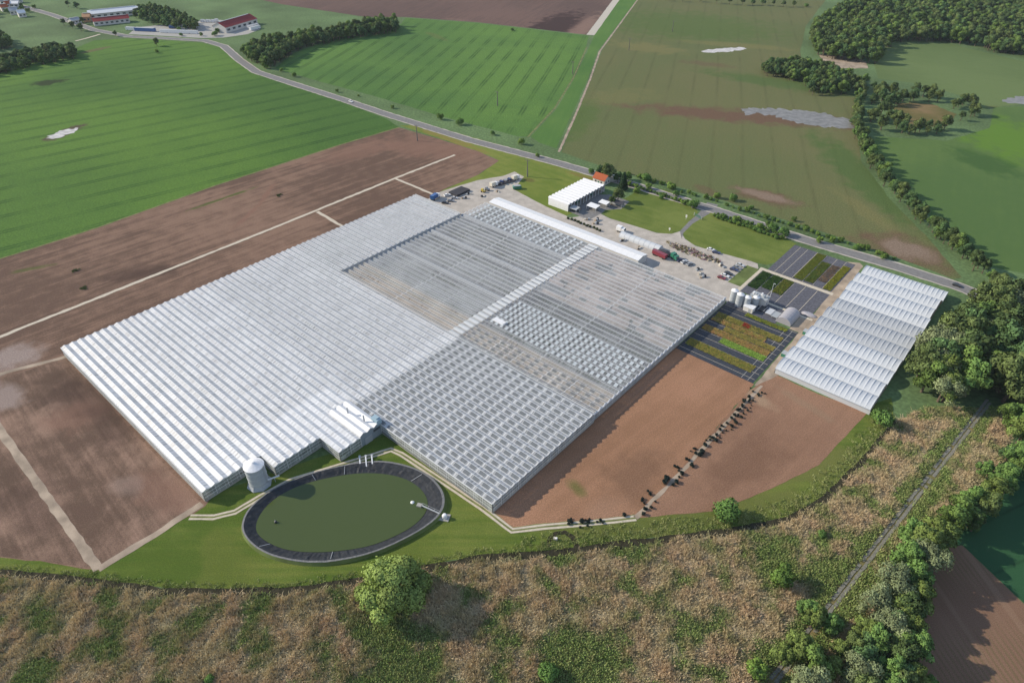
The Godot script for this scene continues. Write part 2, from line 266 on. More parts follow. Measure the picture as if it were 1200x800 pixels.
func flat_mesh(p: PackedVector2Array, y: float, m: Material) -> ArrayMesh:
	var g := G.new()
	var box := Rect2(p[0], Vector2.ZERO)
	for q in p: box = box.expand(q)
	var idx := Geometry2D.triangulate_polygon(p)
	if idx.is_empty(): push_warning("not triangulated")
	for i in range(0, idx.size(), 3):
		var a := p[idx[i]]; var b := p[idx[i + 1]]; var c := p[idx[i + 2]]
		if (b - a).cross(c - a) < 0.0:
			var t := b; b = c; c = t
		for q in [a, b, c]:
			g.v.append(Vector3(q.x, y, q.y))
			g.uv.append((q - box.position) / box.size)
	return g.mesh(m)
func sheet(called: String, label: String, p: PackedVector2Array, y: float, m: Material) -> MeshInstance3D:
	var o := inst(called, flat_mesh(p, y, m))
	structure(o, label)
	return o
func ribbon(p: PackedVector2Array, w: float, wob := 0.0) -> PackedVector2Array:   # outline of a strip along a line
	var l := PackedVector2Array()
	var r := PackedVector2Array()
	var q := PackedVector2Array()
	for i in p.size() - 1:
		var n := maxi(1, int(p[i].distance_to(p[i + 1]) / 3.0)) if wob > 0.0 else 1
		for k in n: q.append(p[i].lerp(p[i + 1], float(k) / n))
	q.append(p[-1])
	for i in q.size():
		var d := (q[mini(i + 1, q.size() - 1)] - q[maxi(i - 1, 0)]).normalized().orthogonal()
		l.append(q[i] + d * (w * 0.5 + nz.get_noise_2d(q[i].x * 25.0, q[i].y * 25.0) * wob * 2.0))
		r.append(q[i] - d * (w * 0.5 + nz.get_noise_2d(q[i].x * 25.0 + 500.0, q[i].y * 25.0) * wob * 2.0))
	r.reverse()
	l.append_array(r)
	return l
# the soil or crop of a field as a picture of its bounding box: two tones by noise, tramlines, streaks along the work direction, patches [x, z, rx, rz, turn, colour, strength]
func field_mat(key: String, p: PackedVector2Array, res: float, f: Dictionary) -> StandardMaterial3D:
	var box := Rect2(p[0], Vector2.ZERO)
	for q in p: box = box.expand(q)
	var most: int = f.get("most", 640)
	var w := clampi(int(box.size.x / res), 64, most)
	var h := clampi(int(box.size.y / res), 64, most)
	var bytes := PackedByteArray()
	bytes.resize(w * h * 3)
	var a: Color = f.a
	var b: Color = f.b
	var dir: Vector2 = f.get("dir", Vector2(0, 1)).normalized()
	var side := dir.orthogonal()
	var gap: float = f.get("gap", 0.0)
	var width: float = f.get("width", 1.5)
	var tram: Color = f.get("tram", a)
	var pair: float = f.get("pair", 0.0)
	var share: float = f.get("share", 0.5)
	var streak: float = f.get("streak", 0.0)
	var scale: float = f.get("scale", 60.0)
	var mottle: float = f.get("mottle", 0.0)
	var patches: Array = f.get("patches", [])
	var soft: float = f.get("soft", 0.45)
	var at := 0
	for j in h:
		var z := box.position.y + (j + 0.5) / h * box.size.y
		for i in w:
			var x := box.position.x + (i + 0.5) / w * box.size.x
			var u := x * side.x + z * side.y
			var s := x * dir.x + z * dir.y
			var n := nz.get_noise_2d(x * 10.0 / scale * 6.0, z * 10.0 / scale * 6.0)
			var t := clampf(0.5 + n * 1.1, 0.0, 1.0)
			if streak > 0.0: t = clampf(t + (nf.get_noise_2d(u * 9.0, s * 0.55) + 0.6 * nf.get_noise_2d(u * 34.0 + 40.0, s * 1.6)) * streak, 0.0, 1.0)
			if mottle > 0.0: t = clampf(t + (nf.get_noise_2d(x * 5.0 + n * 40.0, z * 5.0 - n * 40.0) + 0.5 * nz.get_noise_2d(x * 70.0, z * 70.0)) * mottle, 0.0, 1.0)
			var col := a.lerp(b, t)
			if gap > 0.0:
				var d := absf(fposmod(u + n * 1.5, gap) - gap * 0.5)
				d = absf(d - pair)
				if d < width: col = col.lerp(tram, share * (1.0 - d / width * 0.6) * clampf(0.6 + 0.9 * nf.get_noise_2d(u * 0.1, s * 1.2), 0.05, 1.1))
			for q in patches:
				var far: float = maxf(q[2], q[3]) * 1.6
				if absf(x - q[0]) > far or absf(z - q[1]) > far: continue
				var e := Vector2(x - q[0], z - q[1]).rotated(-q[4])
				var r := sqrt(e.x * e.x / (q[2] * q[2]) + e.y * e.y / (q[3] * q[3]))
				if r < 1.6:
					r += nf.get_noise_2d(x * 3.0, z * 3.0) * 0.55 + nz.get_noise_2d(x * 20.0, z * 20.0) * 0.25
					col = col.lerp(q[5], q[6] * clampf((1.0 - r) / soft + 0.5, 0.0, 1.0))
			bytes[at] = int(clampf(col.r, 0.0, 1.0) * 255.0); bytes[at + 1] = int(clampf(col.g, 0.0, 1.0) * 255.0); bytes[at + 2] = int(clampf(col.b, 0.0, 1.0) * 255.0)
			at += 3
	var m := mat(key, Color.WHITE, 0.97, 0.0, 0.2)
	m.albedo_texture = ImageTexture.create_from_image(Image.create_from_data(w, h, false, Image.FORMAT_RGB8, bytes))
	return detailed(m, grain_fine, f.get("fine", 6.0))

# ---------------------------------------------------------------- plants
func leaves(g: G, nr: PackedVector3Array, r: RandomNumberGenerator, centre: Vector3, rad: Vector3, n: int, size: float, tone: Color) -> void:
	for _i in n:
		var d := Vector3(r.randfn(), r.randfn(), r.randfn()).normalized()
		if d.y < -0.55: d.y = -d.y
		var p := centre + d * rad * (0.55 + 0.52 * sqrt(r.randf()) + (0.25 if r.randf() < 0.06 else 0.0))
		var f := (d * 0.9 + Vector3(r.randfn(), r.randfn(), r.randfn()) * 0.55).normalized()
		var s := f.cross(Vector3(r.randfn(), r.randfn(), r.randfn())).normalized() * size * r.randf_range(0.6, 1.2)
		var t := f.cross(s).normalized() * size * r.randf_range(0.4, 0.8)
		var k := tone * r.randf_range(0.72, 1.3)
		k.a = 1.0
		if (s * 2.0).cross(s + t).dot(f) > 0.0: t = -t   # keep the front towards the outside
		g.quad(p - s, p - t, p + s, p + t, k)
		for _k in 6: nr.append((d * 0.8 + f * 0.5).normalized())
func crown(lobes: Array, n: int, size: float, tone: Color, seed_: int, m: Material) -> ArrayMesh:
	var r := RandomNumberGenerator.new()
	r.seed = seed_
	var g := G.new()
	var nr := PackedVector3Array()
	var total := 0.0
	for l in lobes: total += l[1].x * l[1].y
	for l in lobes:
		leaves(g, nr, r, l[0], l[1], int(n * l[1].x * l[1].y / total), size, tone * r.randf_range(0.72, 1.3))
	var a := []
	a.resize(Mesh.ARRAY_MAX)
	a[Mesh.ARRAY_VERTEX] = g.v; a[Mesh.ARRAY_COLOR] = g.c; a[Mesh.ARRAY_NORMAL] = nr
	var out := ArrayMesh.new()
	out.add_surface_from_arrays(Mesh.PRIMITIVE_TRIANGLES, a)
	out.surface_set_material(0, m)
	return out
func trunk(h: float, rad: float, lobes: Array) -> G:
	var g := G.new()
	g.ring(Vector3.ZERO, [[rad * 1.5, -0.3], [rad, h * 0.12], [rad * 0.75, h * 0.45], [rad * 0.35, h * 0.8]], 7)
	for l in lobes:
		var c: Vector3 = l[0]
		g.bar(Vector3(0, minf(h * 0.3, c.y * 0.5), 0), c, rad * 0.35, rad * 0.35)
	return g
var protos := {}
# unit trees are about 10 m tall; a copy is scaled to its own height
func make_proto(key: String, called: String, kind: int, tone: Color, seed_: int) -> void:
	var r := RandomNumberGenerator.new()
	r.seed = seed_
	var lobes := []
	var n := 3200
	var size := 0.34
	match kind:
		0:   # round broadleaf
			lobes.append([Vector3(r.randfn() * 0.4, 5.6, r.randfn() * 0.4), Vector3(2.0, 2.5, 2.0)])
			for i in 15:
				var t := i * 2.4 + r.randf() * 1.4
				var y := r.randf_range(2.6, 9.0)
				var q := r.randf_range(1.3, 3.2) * (1.0 - absf(y - 5.0) / 6.5)
				lobes.append([Vector3(cos(t) * q, y, sin(t) * q), Vector3(1.0, r.randf_range(0.7, 1.1), 1.0) * r.randf_range(0.8, 1.75)])
		1:   # tall and narrow
			for i in 9:
				lobes.append([Vector3(r.randf_range(-0.8, 0.8), 2.2 + i * 0.85, r.randf_range(-0.8, 0.8)), Vector3(1.5, 1.5, 1.5) * (1.15 - i * 0.06)])
		2:   # willow: soft separate domes
			n = 4200; size = 0.26
			for i in 9:
				var t := i * 2.1 + r.randf()
				var q := r.randf_range(1.2, 3.1)
				lobes.append([Vector3(cos(t) * q, r.randf_range(3.2, 7.6), sin(t) * q), Vector3(1.0, 1.05, 1.0) * r.randf_range(1.35, 2.1)])
			lobes.append([Vector3(0, 6.5, 0), Vector3(2.2, 2.5, 2.2)])
			lobes.append([Vector3(1.8, 1.9, 2.2), Vector3(1.2, 1.7, 1.2)])
		3:   # bush down to the ground
			n = 1500; size = 0.6
			lobes.append([Vector3(0, 4.2, 0), Vector3(4.2, 4.0, 4.2)])
			for i in 7:
				var t := i * 2.4
				lobes.append([Vector3(cos(t) * 2.9, r.randf_range(2.0, 7.0), sin(t) * 2.9), Vector3.ONE * r.randf_range(1.9, 3.0)])
		5:   # the broad lone willow: separate dense domes
			n = 15000; size = 0.27
			for d in [[0.0, 7.6, -0.6, 2.7], [-3.3, 6.2, -1.0, 2.6], [3.0, 6.6, -1.6, 2.6], [-1.2, 5.4, 3.0, 2.7], [3.4, 4.6, 2.2, 2.5], [-4.3, 3.8, 1.8, 2.2], [5.2, 3.9, -0.4, 2.0], [0.8, 4.0, -3.8, 2.4], [-3.4, 3.6, -3.6, 2.1], [1.6, 2.2, 4.8, 1.9], [0.6, 8.4, 1.4, 1.7]]:
				lobes.append([Vector3(d[0], d[1], d[2]), Vector3(1.0, 0.95, 1.0) * d[3]])
		4:   # conifer
			for i in 9:
				lobes.append([Vector3(0, 1.2 + i * 0.98, 0), Vector3(2.5 - i * 0.25, 0.75, 2.5 - i * 0.25)])
	var o := Node3D.new()
	o.name = called
	part("trunk", trunk(10.0, 0.28, lobes.slice(0, 5)), M.bark, o)
	inst("crown", crown(lobes, n, size, tone, seed_ + 7, M.leaf), o)
	if not protos.has(key): protos[key] = []
	protos[key].append(o)
func plant(key: String, x: float, z: float, h: float, label: String, category: String, group := "") -> void:
	var set_: Array = protos[key]
	var src: Node3D = set_[rng.randi() % set_.size()]
	var c: Node3D = src.duplicate()
	c.name = numbered(String(src.name)); add_child(c, true)
	var s := h / 10.0
	c.position = Vector3(x, 0, z)
	c.rotation.y = rng.randf() * TAU
	c.scale = Vector3(s * rng.randf_range(0.88, 1.18), s, s * rng.randf_range(0.88, 1.18))
	tag(c, label, category, group)
func scatter(p: PackedVector2Array, gap: float, jit := 0.45) -> PackedVector2Array:
	var box := Rect2(p[0], Vector2.ZERO)
	for q in p: box = box.expand(q)
	var r := PackedVector2Array()
	var z := box.position.y
	while z < box.end.y:
		var x := box.position.x
		while x < box.end.x:
			var q := Vector2(x, z) + Vector2(rng.randf_range(-jit, jit), rng.randf_range(-jit, jit)) * gap * 2.0
			if Geometry2D.is_point_in_polygon(q, p): r.append(q)
			x += gap
		z += gap
	return r
func tuft(seed_: int, blades: int, h: float, spread: float, w: float, lean: float) -> ArrayMesh:
	var r := RandomNumberGenerator.new()
	r.seed = seed_
	var g := G.new()
	for _i in blades:
		var b := Vector3(r.randfn() * spread, 0, r.randfn() * spread)
		var t := b + Vector3(r.randfn() * lean, h * r.randf_range(0.55, 1.1), r.randfn() * lean)
		var s := Vector3(r.randfn(), 0, r.randfn()).normalized() * w
		var m := b.lerp(t, 0.6) + Vector3(0, h * 0.08, 0)
		var k := Color.WHITE * r.randf_range(0.85, 1.12)
		k.a = 1.0
		g.quad(b - s * 0.6, m - s, m + s, b + s * 0.6, k)
		g.tri(m - s, t, m + s, k)
	return g.mesh(M.blade, true)
func mass(called: String, m: Mesh, where: Array, cols: PackedColorArray, parent: Node = self) -> MultiMeshInstance3D:
	var mm := MultiMesh.new()
	mm.transform_format = MultiMesh.TRANSFORM_3D
	mm.use_colors = true
	mm.mesh = m
	mm.instance_count = where.size()
	for i in where.size():
		mm.set_instance_transform(i, where[i]); mm.set_instance_color(i, cols[i])
	var o := MultiMeshInstance3D.new()
	o.multimesh = mm
	o.name = numbered(called) if parent == self else called
	parent.add_child(o, true)
	o.set_meta("kind", "stuff")
	return o
func put(x: float, y: float, z: float, sx: float, sy: float) -> Transform3D:
	return Transform3D(Basis(Vector3.UP, rng.randf() * TAU).scaled(Vector3(sx, sy, sx)), Vector3(x, y, z))

# ---------------------------------------------------------------- glasshouses
# glass over one span, ridge along x; local z from 0 to -PITCH, y from the gutter
func span_glass(x0: float, x1: float, rise: float, tone: Callable, z: float, m: Material) -> ArrayMesh:
	var g := G.new()
	var n := maxi(2, int(round((x1 - x0) / 0.8)))
	for i in n:
		var a := lerpf(x0, x1, float(i) / n)
		var b := lerpf(x0, x1, float(i + 1) / n)
		g.quad(Vector3(a, 0, 0), Vector3(a, rise, -PITCH / 2), Vector3(b, rise, -PITCH / 2), Vector3(b, 0, 0), tone.call((a + b) / 2, z, 0))
		g.quad(Vector3(a, rise, -PITCH / 2), Vector3(a, 0, -PITCH), Vector3(b, 0, -PITCH), Vector3(b, rise, -PITCH / 2), tone.call((a + b) / 2, z, 1))
	return g.mesh(m, true)
func span_bars(x0: float, x1: float, rise: float, gap: float, bw: float, truss: float, tw: float, m: Material) -> ArrayMesh:
	var g := G.new()
	var strip := func(x: float, w: float, up: float) -> void:
		for s in [0.0, -PITCH]:
			var e := Vector3(x, up, s)
			var r := Vector3(x, rise + up, -PITCH / 2)
			var h := Vector3(w / 2, 0, 0)
			var d := Vector3(0, -up * 0.9, 0)
			g.quad(e - h, r - h, r + h, e + h)
			g.quad(e - h, e - h + d, r - h + d, r - h)
			g.quad(e + h, r + h, r + h + d, e + h + d)
	var n := int((x1 - x0) / gap)
	for i in n + 1: strip.call(lerpf(x0, x1, float(i) / n), bw, 0.045)
	if truss > 0.0:
		n = int(round((x1 - x0) / truss))
		for i in n + 1: strip.call(clampf(lerpf(x0, x1, float(i) / n), x0 + tw / 2, x1 - tw / 2), tw, 0.06)
	return g.mesh(m)
func span_ridge(x0: float, x1: float, rise: float, w: float) -> ArrayMesh:   # ridge cap and gutter
	var g := G.new()
	g.bar(Vector3(x0, rise + 0.05, -PITCH / 2), Vector3(x1, rise + 0.05, -PITCH / 2), w, 0.1)
	g.bar(Vector3(x0, -0.05, -0.001), Vector3(x1, -0.05, -0.001), 0.3, 0.16)
	return g.mesh(M.frame)
func vent_mesh(w: float, slope: float, rise: float, open: float) -> ArrayMesh:   # hinged on the ridge, lying on the slope towards +z, opened a little
	var g := G.new()
	var d := Vector3(0, -rise, PITCH / 2).normalized() * slope
	var n := Vector3(0, PITCH / 2, rise).normalized()
	var e := d.rotated(Vector3.RIGHT, -open)
	var o := n * 0.07
	var h := Vector3(w / 2, 0, 0)
	g.quad(o - h, o + h, o + h + e, o - h + e)
	g.quad(o - h + e, o + h + e, o + h + e - n * 0.05, o - h + e - n * 0.05)
	g.quad(o - h, o - h + e, o - h + e - n * 0.05, o - h - n * 0.05)
	g.quad(o + h, o + h - n * 0.05, o + h + e - n * 0.05, o + h + e)
	return g.mesh(null)
func vent_frame(w: float, slope: float, rise: float, open: float) -> ArrayMesh:
	var g := G.new()
	var d := Vector3(0, -rise, PITCH / 2).normalized() * slope
	var n := Vector3(0, PITCH / 2, rise).normalized()
	var e := d.rotated(Vector3.RIGHT, -open)
	var o := n * 0.085
	var h := Vector3(w / 2, 0, 0)
	for q in [[o - h, o + h], [o - h + e, o + h + e], [o - h, o - h + e], [o + h, o + h + e]]:
		g.bar(q[0], q[1], 0.05, 0.05)
	return g.mesh(M.frame_dull)
# a straight glazed wall from a to b (x, z), posts and rails
func glass_wall(parent: Node, a: Vector2, b: Vector2, h: float, bay: float, glass: Material) -> void:
	var g := G.new()
	var f := G.new()
	var base := G.new()
	var n := maxi(1, int(round(a.distance_to(b) / bay)))
	var p := Vector3(a.x, 0, a.y)
	var q := Vector3(b.x, 0, b.y)
	var cols := n * 2
	for i in cols:
		var s := p.lerp(q, float(i) / cols)
		var t := p.lerp(q, float(i + 1) / cols)
		for k in 3:
			var y0 := 0.5 + (h - 0.5) * k / 3.0
			var y1 := 0.5 + (h - 0.5) * (k + 1) / 3.0
			var v := rng.randf_range(0.75, 1.1) * (0.8 if k == 1 else 1.0)
			g.quad(s + Vector3(0, y0, 0), t + Vector3(0, y0, 0), t + Vector3(0, y1, 0), s + Vector3(0, y1, 0), Color(0.42 * v, 0.46 * v, 0.45 * v, rng.randf_range(0.5, 0.72)))
	for i in n + 1:
		var s := p.lerp(q, float(i) / n)
		f.bar(s, s + Vector3(0, h, 0), 0.14, 0.14)
	for i in cols:
		var s := p.lerp(q, (i + 0.5) / cols)
		f.bar(s, s + Vector3(0, h, 0), 0.06, 0.06)
	for y in [0.5 + (h - 0.5) / 3.0, 0.5 + (h - 0.5) * 2 / 3.0, h + 0.02]:
		f.bar(p + Vector3(0, y, 0), q + Vector3(0, y, 0), 0.1, 0.12 if y < h else 0.3)
	base.bar(p + Vector3(0, 0.25, 0), q + Vector3(0, 0.25, 0), 0.2, 0.52)
	var w := part("wall", g, glass, parent, true)
	part("wall_frame", f, M.frame, w)
	part("plinth", base, M.concrete, w)

func _ready() -> void:
	rng.seed = 20240517
	nz.seed = 11; nz.frequency = 0.01; nz.noise_type = FastNoiseLite.TYPE_SIMPLEX_SMOOTH; nz.fractal_octaves = 4
	nf.seed = 5; nf.frequency = 0.02; nf.noise_type = FastNoiseLite.TYPE_SIMPLEX_SMOOTH; nf.fractal_octaves = 3
	# ---- camera
	var cam := Camera3D.new()
	cam.name = "camera"
	cam.position = Vector3(180, 180, 150)
	cam.rotation_degrees = Vector3(-37.15, 41.3, 0)
	cam.fov = 54.3
	cam.near = 1.0; cam.far = 9000.0
	add_child(cam)
	# ---- sky, sun, exposure
	var sky_mat := ProceduralSkyMaterial.new()
	sky_mat.sky_top_color = Color(0.44, 0.52, 0.64)
	sky_mat.sky_horizon_color = Color(0.80, 0.82, 0.84)
	sky_mat.sky_curve = 0.18
	sky_mat.ground_bottom_color = Color(0.30, 0.33, 0.28)
	sky_mat.ground_horizon_color = Color(0.55, 0.60, 0.62)
	var sky := Sky.new()
	sky.sky_material = sky_mat
	var env := Environment.new()
	env.background_mode = Environment.BG_SKY
	env.sky = sky
	env.tonemap_mode = Environment.TONE_MAPPER_LINEAR
	env.tonemap_exposure = 1.35
	env.background_energy_multiplier = 1.3
	env.sdfgi_enabled = true; env.ssao_enabled = true; env.ssil_enabled = true
	env.fog_enabled = true
	env.fog_density = 0.00004
	env.fog_light_color = Color(0.78, 0.83, 0.88)
	var we := WorldEnvironment.new()
	we.name = "environment"
	we.environment = env
	add_child(we)
	var sun := DirectionalLight3D.new()
	sun.name = "sun"
	sun.light_energy = 1.4
	sun.light_color = Color(1.0, 0.95, 0.87)
	sun.light_angular_distance = 0.6
	sun.shadow_enabled = true
	add_child(sun)
	var el := deg_to_rad(28.0)
	sun.look_at_from_position(Vector3.ZERO, Vector3(0.88 * cos(el), -sin(el), -0.475 * cos(el)), Vector3.UP)

	make_materials()
	make_ground()
	make_pond()
	make_new_glasshouse()
	make_old_glasshouse()
	make_tunnels()
	make_beds()
	make_yard()
	make_north()
	make_trees()
	make_reeds()

# ================================================================ materials
func make_materials() -> void:
	grain_fine = grain(0.035, 0.80, 1.0, 3)
	grain_mid = grain(0.012, 0.80, 1.0, 9)
	grain_soft = grain(0.02, 0.90, 1.0, 14)
	mat("bark", lin(0.10, 0.075, 0.05), 0.9)
	var l := mat("leaf", Color.WHITE, 0.75, 0.0, 0.25)
	l.vertex_color_use_as_albedo = true
	l.backlight_enabled = true; l.backlight = Color(0.5, 0.5, 0.35)
	var b := mat("blade", Color.WHITE, 0.85, 0.0, 0.2)
	b.vertex_color_use_as_albedo = true
	b.backlight_enabled = true; b.backlight = Color(0.55, 0.52, 0.45)
	var g := mat("glass", Color.WHITE, 0.32, 0.0, 0.6)
	g.vertex_color_use_as_albedo = true
	g.transparency = BaseMaterial3D.TRANSPARENCY_ALPHA
	var v := mat("vent_glass", Color(0.43, 0.45, 0.46, 0.62), 0.3, 0.0, 0.6)
	v.transparency = BaseMaterial3D.TRANSPARENCY_ALPHA
	var vw := mat("vent_sky_white", Color(0.70, 0.73, 0.75, 0.9), 0.3, 0.0, 0.6)  # sky reflected by the open vents, put into the colour as white
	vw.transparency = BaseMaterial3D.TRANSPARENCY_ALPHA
	mat("frame", lin(0.62, 0.64, 0.66), 0.5, 0.1)
	mat("frame_dull", lin(0.42, 0.44, 0.45), 0.6, 0.1)
	grainy("white_metal", lin(0.86, 0.87, 0.88), 9.0, 2.0, 0.4)
	grainy("grey_metal", lin(0.42, 0.45, 0.47), 5.0, 1.5, 0.45)
	grainy("galvanised", lin(0.46, 0.50, 0.53), 4.0, 1.2, 0.4)
	grainy("concrete", lin(0.42, 0.41, 0.38), 6.0, 1.5)
	grainy("concrete_pale", lin(0.56, 0.52, 0.44), 6.0, 1.7)
	grainy("asphalt", lin(0.235, 0.23, 0.225), 25.0, 3.0)
	grainy("gravel", lin(0.50, 0.455, 0.40), 60.0, 9.0)
	grainy("sand_path", lin(0.62, 0.55, 0.44), 15.0, 2.5)
	grainy("dirt_path", lin(0.52, 0.42, 0.32), 55.0, 3.5, 0.95, true)
	grainy("mud", lin(0.055, 0.05, 0.03), 14.0, 2.5, 0.95, true)
	grainy("cloth", lin(0.07, 0.08, 0.10), 8.0, 1.5, 0.6, true)
	grainy("cloth_grey", lin(0.16, 0.16, 0.185), 9.0, 2.0, 0.6, true)
	grainy("liner", lin(0.055, 0.06, 0.068), 12.0, 2.0, 0.5, true)
	grainy("liner_grey", lin(0.22, 0.22, 0.22), 7.0, 1.4, 0.6)
	grainy("lawn", lin(0.20, 0.255, 0.085), 60.0, 4.0, 0.95, true)
	grainy("lawn_rough", lin(0.26, 0.28, 0.11), 30.0, 3.0, 0.95, true)
	grainy("verge", lin(0.15, 0.235, 0.095), 600.0, 45.0, 0.95, true)
	grainy("water_floor", lin(0.03, 0.045, 0.012), 20.0, 9.0)
	grainy("red_tile", lin(0.42, 0.12, 0.055), 3.0, 0.8)
	grainy("red_sheet", lin(0.30, 0.06, 0.06), 9.0, 2.0)
	grainy("render_white", lin(0.72, 0.70, 0.66), 6.0, 2.0)
	grainy("brick", lin(0.36, 0.20, 0.13), 5.0, 1.5)
	mat("dark_glass", lin(0.07, 0.08, 0.09), 0.12)
	for k in ["liner", "liner_grey"]:
		M[k].heightmap_enabled = true; M[k].heightmap_texture = grain_mid; M[k].heightmap_scale = 45.0
	mat("tyre", lin(0.02, 0.02, 0.02), 0.9)
	for p in [["paint_red", 0.20, 0.025, 0.04], ["paint_white", 0.75, 0.75, 0.74], ["paint_blue", 0.03, 0.10, 0.28], ["paint_black", 0.025, 0.028, 0.035], ["paint_grey", 0.25, 0.26, 0.28], ["paint_green", 0.03, 0.16, 0.10], ["paint_navy", 0.03, 0.045, 0.12], ["paint_silver", 0.48, 0.49, 0.50], ["paint_yellow", 0.6, 0.45, 0.08], ["paint_cream", 0.62, 0.58, 0.48]]:
		var m := mat(p[0], lin(p[1], p[2], p[3]), 0.35)
		m.clearcoat_enabled = true; m.clearcoat = 0.4; m.clearcoat_roughness = 0.1
	var w := mat("water", lin(0.058, 0.080, 0.024), 0.08, 0.0, 0.4)
	w.heightmap_enabled = true; w.heightmap_texture = grain_fine; w.heightmap_scale = 1.2
	w.uv1_triplanar = true; w.uv1_world_triplanar = true; w.uv1_scale = Vector3.ONE / 6.0
	grainy("puddle", lin(0.30, 0.295, 0.28), 40.0, 9.0, 0.35, true)
	grainy("salt_pan", lin(0.80, 0.77, 0.74), 30.0, 8.0, 0.5, true)
	grainy("lime", lin(0.60, 0.62, 0.63), 6.0, 1.5, 0.5)
	grainy("lime_bright", lin(0.64, 0.66, 0.67), 6.0, 1.5, 0.5)
	grainy("slab", lin(0.31, 0.30, 0.255), 5.0, 1.5, 0.95, true)
	grainy("lime_thin", lin(0.36, 0.38, 0.40), 7.0, 1.5, 0.5)
	grainy("hall_wall", lin(0.30, 0.35, 0.38), 5.0, 1.5, 0.5)
	grainy("unit_blue", lin(0.38, 0.52, 0.60), 3.0, 1.0, 0.5)
	grainy("bench_green", lin(0.10, 0.13, 0.07), 3.0, 1.0)
	grainy("bench_grey", lin(0.16, 0.17, 0.17), 3.0, 1.0)
	grainy("earth_floor", lin(0.30, 0.23, 0.16), 9.0, 2.0)
	grainy("pink_floor", lin(0.34, 0.26, 0.22), 9.0, 2.0)
	grainy("grey_dark", lin(0.07, 0.07, 0.08), 4.0, 1.2)
	grainy("orange_wall", lin(0.55, 0.32, 0.18), 4.0, 1.2)
	grainy("pole", lin(0.20, 0.19, 0.17), 4.0, 1.2)
	var fg := mat("film_grey", Color(0.62, 0.61, 0.63, 0.92), 0.45)
	fg.transparency = BaseMaterial3D.TRANSPARENCY_ALPHA
	var fo := mat("film_old", Color(0.68, 0.70, 0.72, 0.8), 0.45)
	fo.transparency = BaseMaterial3D.TRANSPARENCY_ALPHA
	mat("rock", lin(0.36, 0.31, 0.24), 0.9)
	var film := mat("film", Color(0.77, 0.79, 0.81, 0.82), 0.45, 0.0, 0.5)
	film.transparency = BaseMaterial3D.TRANSPARENCY_ALPHA

